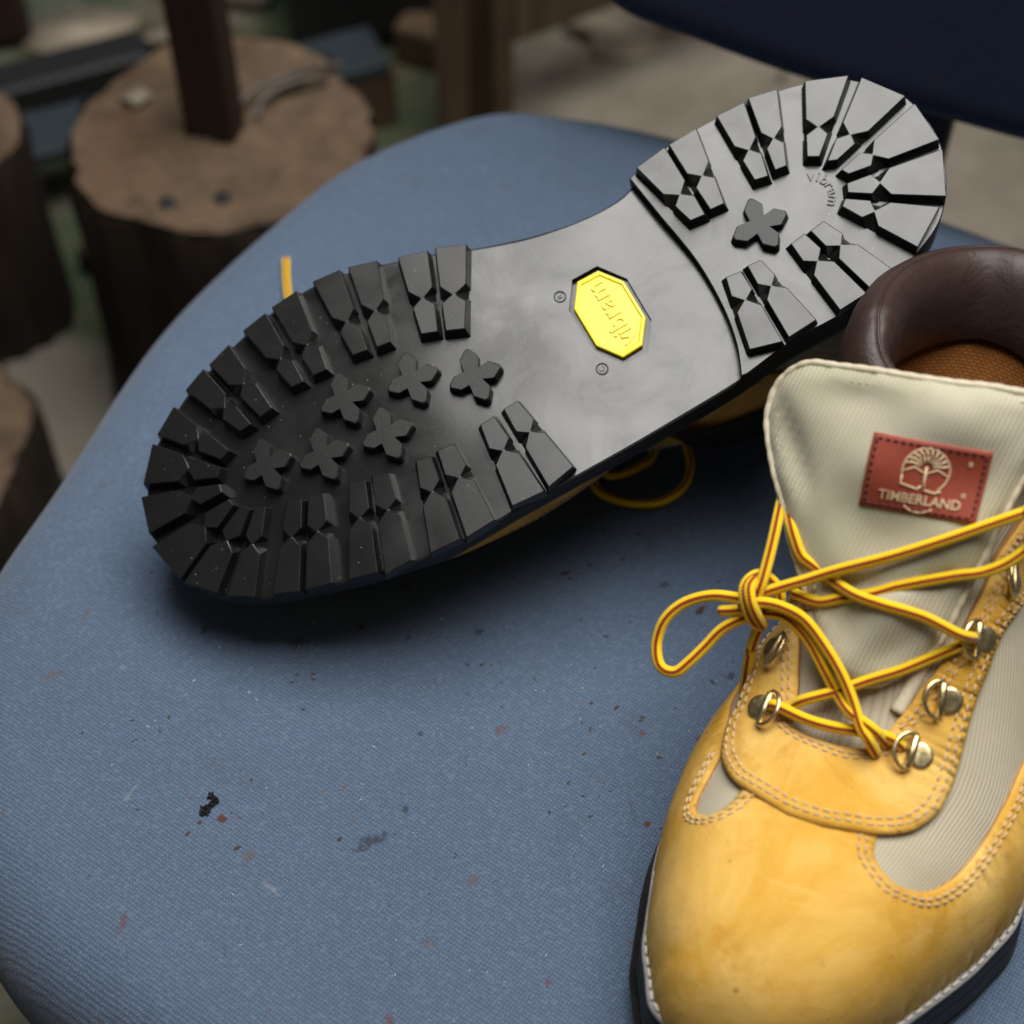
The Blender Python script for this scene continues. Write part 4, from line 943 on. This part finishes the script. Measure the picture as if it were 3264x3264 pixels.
# yellow plaque: sunk octagon with raised rim and raised lettering
def ngon(P, z0, z1, rim=None):
    n = len(P); c = P.mean(0)
    rings = [(P, z0), (P, z1)] if rim is None else [(P, z0), (P, z1), (c + (P - c) * .965, z1 - .25), (c + (P - c) * .90, z1 - .25), (c + (P - c) * .88, z1 + .25)]
    V = np.concatenate([np.c_[q, np.full(n, z)] for q, z in rings]); F = []
    ar = np.sum(P[:, 0] * np.roll(P[:, 1], -1) - np.roll(P[:, 0], -1) * P[:, 1])
    for k in range(len(rings) - 1): F += [(k * n + i, (k + 1) * n + i, (k + 1) * n + (i + 1) % n, k * n + (i + 1) % n) for i in range(n)]
    F.append(tuple((len(rings) - 1) * n + i for i in range(n))[::-1])
    if ar < 0: F = [f[::-1] for f in F]
    return V, F
octi = octi.mean(0) + (octi - octi.mean(0)) * .965
V, F = ngon(octi, zo + 2.3, zo + .35, True)
pq = A.add('plaque', V, F, M_PLQ, smooth=False); pq['label'] = 'yellow octagonal maker plaque set into the sole'; bevel(pq, .00025, 2)
def sole_text(s, size, ctr, rd, z, extr, mat, parent, name, wx=1.0):
    """lettering read from below the sole; ctr and rd in the traced (right boot) frame"""
    tv, tf = textmesh(s, size, extr); rd = np.array(rd, float); rd /= np.linalg.norm(rd); upv = np.array([rd[1], -rd[0]])      # N x d with N = -z
    P = np.array(ctr) + tv[:, :1] * rd * wx + tv[:, 1:2] * upv
    V = np.c_[P * (1, -1), z - tv[:, 2]]
    return A.add(name, V, [f for f in tf], mat, parent, smooth=False)
cpl = np.array(OCTI).mean(0)
sole_text('vibram', 9.9, cpl + (.6, 0), (-.118, -.993), zo + .42, .42, M_PLQ, pq, 'lettering', .98)
# curved lettering on the heel
hc = np.array([256.3, -12.4])
for i, ch in enumerate('vibram'):
    a = math.radians([-66, -47, -28, -10, 11, 37][i]); u_ = np.array([math.cos(a), math.sin(a)]); rd = np.array([-u_[1], u_[0]])
    sole_text(ch, 5.4, hc + u_ * 7.8, rd, 4.95, .6, M_LUG, None, 'heel_letter')
for ch, p, in (('R', (161.8, -15.3)), ('C', (165.0, 15.6))):
    zt = float(basez(p[0]))
    sole_text(ch, 2.9, p, (-.118, -.993), zt, .35, M_LUG, None, 'mark_letter')
    a = np.linspace(0, 2 * math.pi, 29)[:-1]; v, f, _ = tube(np.vstack([np.c_[p[0] + 2.0 * np.cos(a), -p[1] + 2.0 * np.sin(a), np.full(28, zt - .1)], [[p[0] + 2.0, -p[1], zt - .1]]]), .3, 6, (0, 0, 1), False)
    A.add('mark_ring', v, f, M_LUG)
# four-petalled studs between the lugs
for k, (x, y) in enumerate(STARS):
    heel = k == 6; pol = []
    r = 9.6 if heel else 9.5
    for j in range(4):
        a = math.radians([-80, 3, 82, 178][j] - (4 if heel else 0)); rj = r * (.86 if j == 3 and not heel else 1)
        for da, q in ((-.46, .80), (-.07, 1.07), (.07, 1.07), (.46, .80)): pol.append((x + rj * q * math.cos(a + da), y + rj * q * math.sin(a + da)))
        nx = math.radians([-80, 3, 82, 178, 280][j + 1] - (4 if heel else 0)); m = (a + nx) / 2; pol.append((x + r * .38 * math.cos(m), y + r * .38 * math.sin(m)))
    P = np.array(pol) * (1, -1); n = len(P); c = P.mean(0)
    bp = c + (P - c) * 1.08; zt = bend(P[:, 0]) + .9; zb = (5.2 if heel else basez(bp[:, 0]) + .6) + 0 * zt
    V = np.concatenate([np.c_[P, zt], np.c_[bp, zb], [[c[0], c[1], bend(c[0]) + .9]]])
    ar = np.sum(P[:, 0] * np.roll(P[:, 1], -1) - np.roll(P[:, 0], -1) * P[:, 1])
    F = [((i + 1) % n, i, 2 * n) for i in range(n)] + [(i, (i + 1) % n, n + (i + 1) % n, n + i) for i in range(n)]
    if ar < 0: F = [f[::-1] for f in F]
    o = A.add('star_stud', V, F, M_STUD, smooth=False); bevel(o, .00032, 1, 40)
# its lace: a loop and ends lying on the seat below, one end sticking out past the sole
Ms = frame((0, 0, 0), SX, SY, NS); Ai = MA.inverted() @ Ms
def seatpts(P): return np.array([tuple(Ai @ Vector((x / 1000, y / 1000, z / 1000))) for x, y, z in P]) * 1000 * (1, -1, 1)
for P in ([(40, 60, 14), (30, 38, 8), (31.7, 19, 3), (34.5, 10.2, 2), (44.8, 4.8, 2), (57.5, 5.2, 2), (67.4, 12.9, 2.2), (71.4, 23.4, 4), (69.8, 33, 8), (66, 48, 14)],
          [(28, 32, 6), (37, 19.2, 3.5), (43.4, 19.4, 3), (51.1, 24.2, 3), (56.6, 29.4, 4), (60, 44, 10)],
          [(-70, 70, 20), (-88, 98, 8), (-96, 118, 3), (-99, 134, 2), (-100.6, 150, 2)]):
    lacepart(A, 'lace', seatpts(P), ref=tuple((np.array(MA.inverted().to_3x3() @ Vector(NS))) * (1, -1, 1)))

# ------------------------------------------------------------------ workshop behind
def log(name, x, y, z0, z1, r, label, seed, n=64):
    rs = np.random.default_rng(seed); a = np.arange(n) * 2 * math.pi / n
    rad = r * (1 + .035 * np.sin(a * 3 + seed) + .02 * np.sin(a * 7 + 2 * seed) + .012 * rs.standard_normal(n))
    root = empty(name, Matrix.Translation((x, y, z0)), label, 'log')
    H = z1 - z0; rows = []; rg_ = np.sign(np.sin(a * 16 + rs.standard_normal(n) * .8))
    for z, k in ((0, 1.03), (H * .3, 1.0), (H * .7, 1.0), (H - .008, .995), (H, .965)):
        jit = 1 + .016 * rs.standard_normal(n) + .02 * rg_; rows.append(np.c_[rad * k * jit * np.cos(a), rad * k * jit * np.sin(a), np.full(n, z)])
    V = np.concatenate(rows); F = [(k * n + i, k * n + (i + 1) % n, (k + 1) * n + (i + 1) % n, (k + 1) * n + i) for k in range(4) for i in range(n)]
    mesh('bark', V, F, M_BARK, root)
    rt = []
    for q in np.linspace(.02, .9655, 22): rt.append(np.c_[rad * q * np.cos(a), rad * q * np.sin(a), np.full(n, H - .0005) + .0015 * rs.standard_normal(n) * (q < .95)])
    V = np.concatenate(rt); F = [(k * n + i, k * n + (i + 1) % n, (k + 1) * n + (i + 1) % n, (k + 1) * n + i) for k in range(21) for i in range(n)] + [tuple(range(n))]
    mesh('end_grain', V, F, M_END, root)
    return root
ST = (-.199, .532)
st = log('chopping_log', *ST, -.485, -.255, .106, 'upright log section with iron bar standing on its worn top', 3)
for (x, y) in ((-.228, .458), (-.192, .463)):  # solid black discs paint the shade inside the two bored holes
    v, f, _ = tube(np.array([(x, y, -.262), (x, y, -.2525)]) - np.array([ST[0], ST[1], -.485]), .0055, 16, (1, 0, 0)); mesh('hole_shade_disc', v, f, M_BLACK, st)
V, F = boxvf((-.204, .533, -.01), (.96, -.27, 0), (.27, .96, 0), (0, 0, 1), .0185, .012, .246)
o = mesh('iron_bar', V, F, M_STEEL, None, False); bevel(o, .003); tag(o, 'dark rusty iron bar standing upright on the log', 'iron bar')
for P, lbl in (([(-.194, .524, -.25), (-.189, .547, -.247), (-.179, .561, -.243), (-.158, .572, -.241), (-.137, .59, -.246), (-.120, .60, -.252)], 'longer curved grey wire lying on the log top'), ([(-.176, .540, -.251), (-.172, .556, -.247), (-.151, .573, -.245), (-.130, .583, -.251)], 'short grey wire beside the longer wire on the log')):
    v, f, _ = tube(spline(P, 40), .0022, 8); tag(mesh('wire', v, f, M_WIRE), lbl, 'wire')
def chip(name, x, y, z, s, mat, label, cat, seed):
    rs = np.random.default_rng(seed); a = np.arange(9) * 2 * math.pi / 9; r = s * (1 + .35 * rs.standard_normal(9) * .6)
    P = np.c_[r * np.cos(a) * 1.3, r * np.sin(a) * .7, .15 * s * rs.standard_normal(9)]
    V = np.concatenate([P + (0, 0, s * .12), P * .9 - (0, 0, s * .12)]) + (x, y, z)
    F = [tuple(range(9)), tuple(range(9, 18))[::-1]] + [(i, 9 + i, 9 + (i + 1) % 9, (i + 1) % 9) for i in range(9)]
    o = mesh(name, V, F, mat, None, True); return tag(o, label, cat)
chip('leather_scrap', -.262, .562, -.2515, .010, M_PALE, 'pale scrap lying on the log behind the bored holes', 'scrap', 4)
log('chopping_log', -.416, .585, -.485, -.30, .060, 'small log section at the left beside the blue bar', 8)
log('chopping_log', -.425, .335, -.485, -.36, .105, 'low wide log section left of the blue seat', 12)
dB_ = np.array([.92, .39, 0]); dB_ /= np.linalg.norm(dB_)
v, f = boxvf((-.285, .765, -.42), dB_, (-dB_[1], dB_[0], 0), (0, 0, 1), .185, .028, .006); o = mesh('steel_bar', v, f, M_BLUE, None, False); bevel(o, .002); tag(o, 'flat blue steel bar lying behind the log with the iron bar', 'steel bar')
for s in (-.17, .17):
    c = np.array([-.285, .765, -.4555]) + dB_ * s; v, f = boxvf(c, dB_, (-dB_[1], dB_[0], 0), (0, 0, 1), .02, .026, .0295); o = mesh('wood_block', v, f, M_WOOD, None, False); bevel(o, .003)
    tag(o, 'wooden block under the left end of the blue bar' if s < 0 else 'wooden block under the right end of the blue bar', 'block')
# wooden bench frame
bn = empty('wooden_bench', Matrix.Translation((0.03, .70, -.485)), 'rough wooden bench frame with leg and cross rail behind the chair', 'bench')
def bpart(name, c, X, Y, a, b, h):
    v, f = boxvf(np.array(c) - (.03, .70, -.485), X, Y, np.cross(X, Y), a, b, h); o = mesh(name, v, f, M_WOOD, bn, False); return bevel(o, .003)
X1 = np.array([1., 0, 0]); Y1 = np.array([0, 1., 0])
bpart('leg', (-.050, .80, -.20), X1, Y1, .014, .022, .284); bpart('leg', (-.008, .80, -.20), X1, Y1, .009, .024, .284)
bpart('leg_web', (-.028, .812, -.20), X1, Y1, .0125, .006, .28)
rd_ = np.array([.86, .51, 0]); bpart('rail', (.205, .945, -.36), rd_, np.array([-.51, .86, 0]), .245, .018, .030)
bpart('leg', (.42, 1.07, -.20), X1, Y1, .018, .022, .284)
# dark clutter at the back
def clutter(name, c, ax, a, b, h, mat, label, cat):
    ax = np.array([math.cos(ax), math.sin(ax), 0]); v, f = boxvf(c, ax, (-ax[1], ax[0], 0), (0, 0, 1), a, b, h); o = mesh(name, v, f, mat, None, False); bevel(o, min(a, b, h) * .3, 3); return tag(o, label, cat)
clutter('dark_box', (-.10, .99, -.40), .1, .11, .07, .084, M_BLACK, 'black box standing in for the shadows behind the log', 'box')  # added black block, its colour plays the shadow beyond the log
clutter('hammer', (-.405, .845, -.462), .42, .085, .022, .02, M_BLACK, 'dark thick tool handle on the floor left of the log', 'tool')
v, f, _ = tube(spline([(-.50 + .075 * math.cos(t), .80 + .075 * math.sin(t), -.476) for t in np.linspace(0, 6.1, 24)], 60), .008, 10); tag(mesh('iron_hoop', v, f, M_WIRE), 'grey iron hoop lying on the floor beside the dark handle', 'hoop')
for k, (x, y, s) in enumerate(((-.40, .93, .045), (-.315, .93, .03), (.10, .93, .035), (.17, .97, .045), (.30, 1.0, .05), (-.46, .69, .03))):
    chip('paper_scrap', x, y, -.478, s, M_PALE, ['pale crumpled scrap behind the dark tool handle', 'pale scrap between the tool handle and the log', 'small pale rag under the bench rail', 'pale rag on the floor behind the bench leg', 'larger pale rag behind the chair backrest', 'pale scrap beside the small left log'][k], 'scrap', 20 + k)
for k, (x, y, a_, sx_, sy_, sz_, m_, nm_, lb_) in enumerate((
    (-.52, .95, .3, .07, .05, .05, M_STEEL, 'dark_box', 'rusty dark metal box in the far left corner'),
    (-.27, 1.02, -.2, .05, .04, .06, M_PALE, 'cloth_bundle', 'pale bundle standing behind the blue bar'),
    (.055, 1.06, .5, .06, .05, .045, M_END, 'wood_offcut', 'brown wood offcut behind the bench leg'),
    (-.06, .90, -.4, .045, .018, .02, M_WOOD, 'wood_offcut', 'narrow wood offcut between the black box and the bench leg'),
    (.19, 1.12, .2, .08, .03, .03, M_BARK, 'wood_offcut', 'dark bark strip under the bench rail'),
    (-.33, .66, 1.2, .04, .012, .012, M_BARK, 'wood_offcut', 'short dark stick between the two log sections'),
    (-.26, .42, .9, .05, .010, .010, M_STEEL, 'metal_strip', 'rusty strip on the floor in front of the log'),
    (-.33, .16, .5, .05, .02, .01, M_BARK, 'wood_offcut', 'flat dark offcut on the floor left of the seat'))):
    clutter(nm_, (x, y, -.4835 + sz_), a_, sx_, sy_, sz_, m_, lb_, {'dark_box': 'box', 'cloth_bundle': 'bundle', 'wood_offcut': 'offcut', 'metal_strip': 'strip'}[nm_])
# floor litter
parts = []
for k in range(160):
    x, y = nrg.uniform(-.75, .8), nrg.uniform(.05, 1.5); s = nrg.uniform(.002, .007); a = nrg.uniform(0, 3); X = np.array([math.cos(a), math.sin(a), nrg.uniform(-.3, .3)])
    parts.append(boxvf((x, y, -.479), X, (-X[1], X[0], 0), (0, 0, 1), s * 1.6, s * .7, s * .25))
V, F = join(parts); o = mesh('floor_litter', V, F, M_WIRE, None, False); tag(o, 'small chips and offcuts scattered on the floor', 'litter', kind='stuff')

# ------------------------------------------------------------------ small things on the seat
def sw(x, y, z): return SX * x / 1000 + SY * y / 1000 + NS * (z / 1000 - .0008)
SEATIN = (lambda P: P.mean(0) + (P - P.mean(0)) * .86)(np.array(seat_out, float))
parts = []
for k in range(230):
    x, y = nrg.uniform(-185, 110), nrg.uniform(-225, 250)
    if not inside(SEATIN, np.array([[x, y]]))[0]: continue
    a = nrg.uniform(0, 3.14); ln = nrg.uniform(.12, .6); w_ = nrg.uniform(.06, .2); X = SX * math.cos(a) + SY * math.sin(a); Y = np.cross(NS, X)
    parts.append(boxvf(sw(x, y, .12), X, Y, NS, ln / 1000, w_ / 1000, .00012))
V, F = join(parts); o = mesh('lint', V, F, M_LINT, None, False); tag(o, 'pale lint and tiny crumbs scattered over the blue seat', 'lint', kind='stuff')
parts = []
cl_ = [(nrg.uniform(-150, 90), nrg.uniform(-215, 30)) for _ in range(26)]
for k in range(170):
    cx_, cy_ = cl_[int(nrg.integers(0, 26))]; x, y = cx_ + nrg.normal() * 13, cy_ + nrg.normal() * 9
    if not inside(SEATIN, np.array([[x, y]]))[0]: continue
    a = nrg.normal() * .5 + .6; sz = nrg.uniform(.2, .7) * (2.0 if nrg.uniform() > .9 else 1); X = SX * math.cos(a) + SY * math.sin(a); Y = np.cross(NS, X); m = 7
    aa = np.arange(m) * 2 * math.pi / m; rr2 = sz * (1 + .35 * nrg.standard_normal(m)); c = sw(x, y, 0)
    top_ = [c + X * rr2[i] * math.cos(aa[i]) * 1.7 / 1000 + Y * rr2[i] * math.sin(aa[i]) * .8 / 1000 + NS * .00013 for i in range(m)]
    low_ = [p - NS * .0002 for p in top_]
    parts.append((np.array(top_ + low_), [tuple(range(m))] + [(i, m + i, m + (i + 1) % m, (i + 1) % m) for i in range(m)]))
V, F = join(parts); o = mesh('dirt_flecks', V, F, M_FLECK, None, False); tag(o, 'brown dirt flecks ground into the blue seat', 'dirt', kind='stuff')
parts = []
for k in range(46):
    t = k / 46; x = -102.5 + 1.6 * math.sin(t * 5.5) + nrg.normal() * .8; y = -135.2 - 8.2 * t + nrg.normal() * .5
    P = [sw(x, y, .3)]
    for q in range(4): P.append(P[-1] + (SX * nrg.normal() + SY * nrg.normal()) * .00026 + NS * abs(nrg.normal()) * .0003)
    v, f, _ = tube(spline(P, 8), .0003, 5); parts.append((v, f))
for k in range(16):
    t = k / 16; c = sw(-102.5 + 1.5 * math.sin(t * 5.5), -135.5 - 7.6 * t, .4); a = nrg.uniform(0, 3); X = SX * math.cos(a) + SY * math.sin(a)
    parts.append(boxvf(c, X, np.cross(NS, X), NS, nrg.uniform(.0006, .0014), nrg.uniform(.0004, .001), .0004))
V, F = join(parts); o = mesh('fluff_clump', V, F, M_FLUFF); tag(o, 'black clump of fluff on the blue seat', 'fluff')
def drop(x, y, r, mat, label):
    a = np.arange(12) * 2 * math.pi / 12; R_ = r * (1 + .18 * nrg.standard_normal(12)); rows = [(1, .02), (.75, .35), (.35, .5)]
    V = [sw(x + R_[i] * q * math.cos(a[i]), y + R_[i] * q * math.sin(a[i]), .08 + h * r * .2) for q, h in rows for i in range(12)]
    F = [(k * 12 + i, k * 12 + (i + 1) % 12, (k + 1) * 12 + (i + 1) % 12, (k + 1) * 12 + i) for k in range(2) for i in range(12)] + [tuple(24 + i for i in range(12))]
    tag(mesh('dried_drop', V, F, mat), label, 'drop')
drop(45.3, -143.0, 1.1, M_REDB, 'dark red dried drop on the seat beside the standing boot')
drop(-97.8, -144.5, 1.6, M_REDB, 'reddish crumb on the seat beside the black fluff')
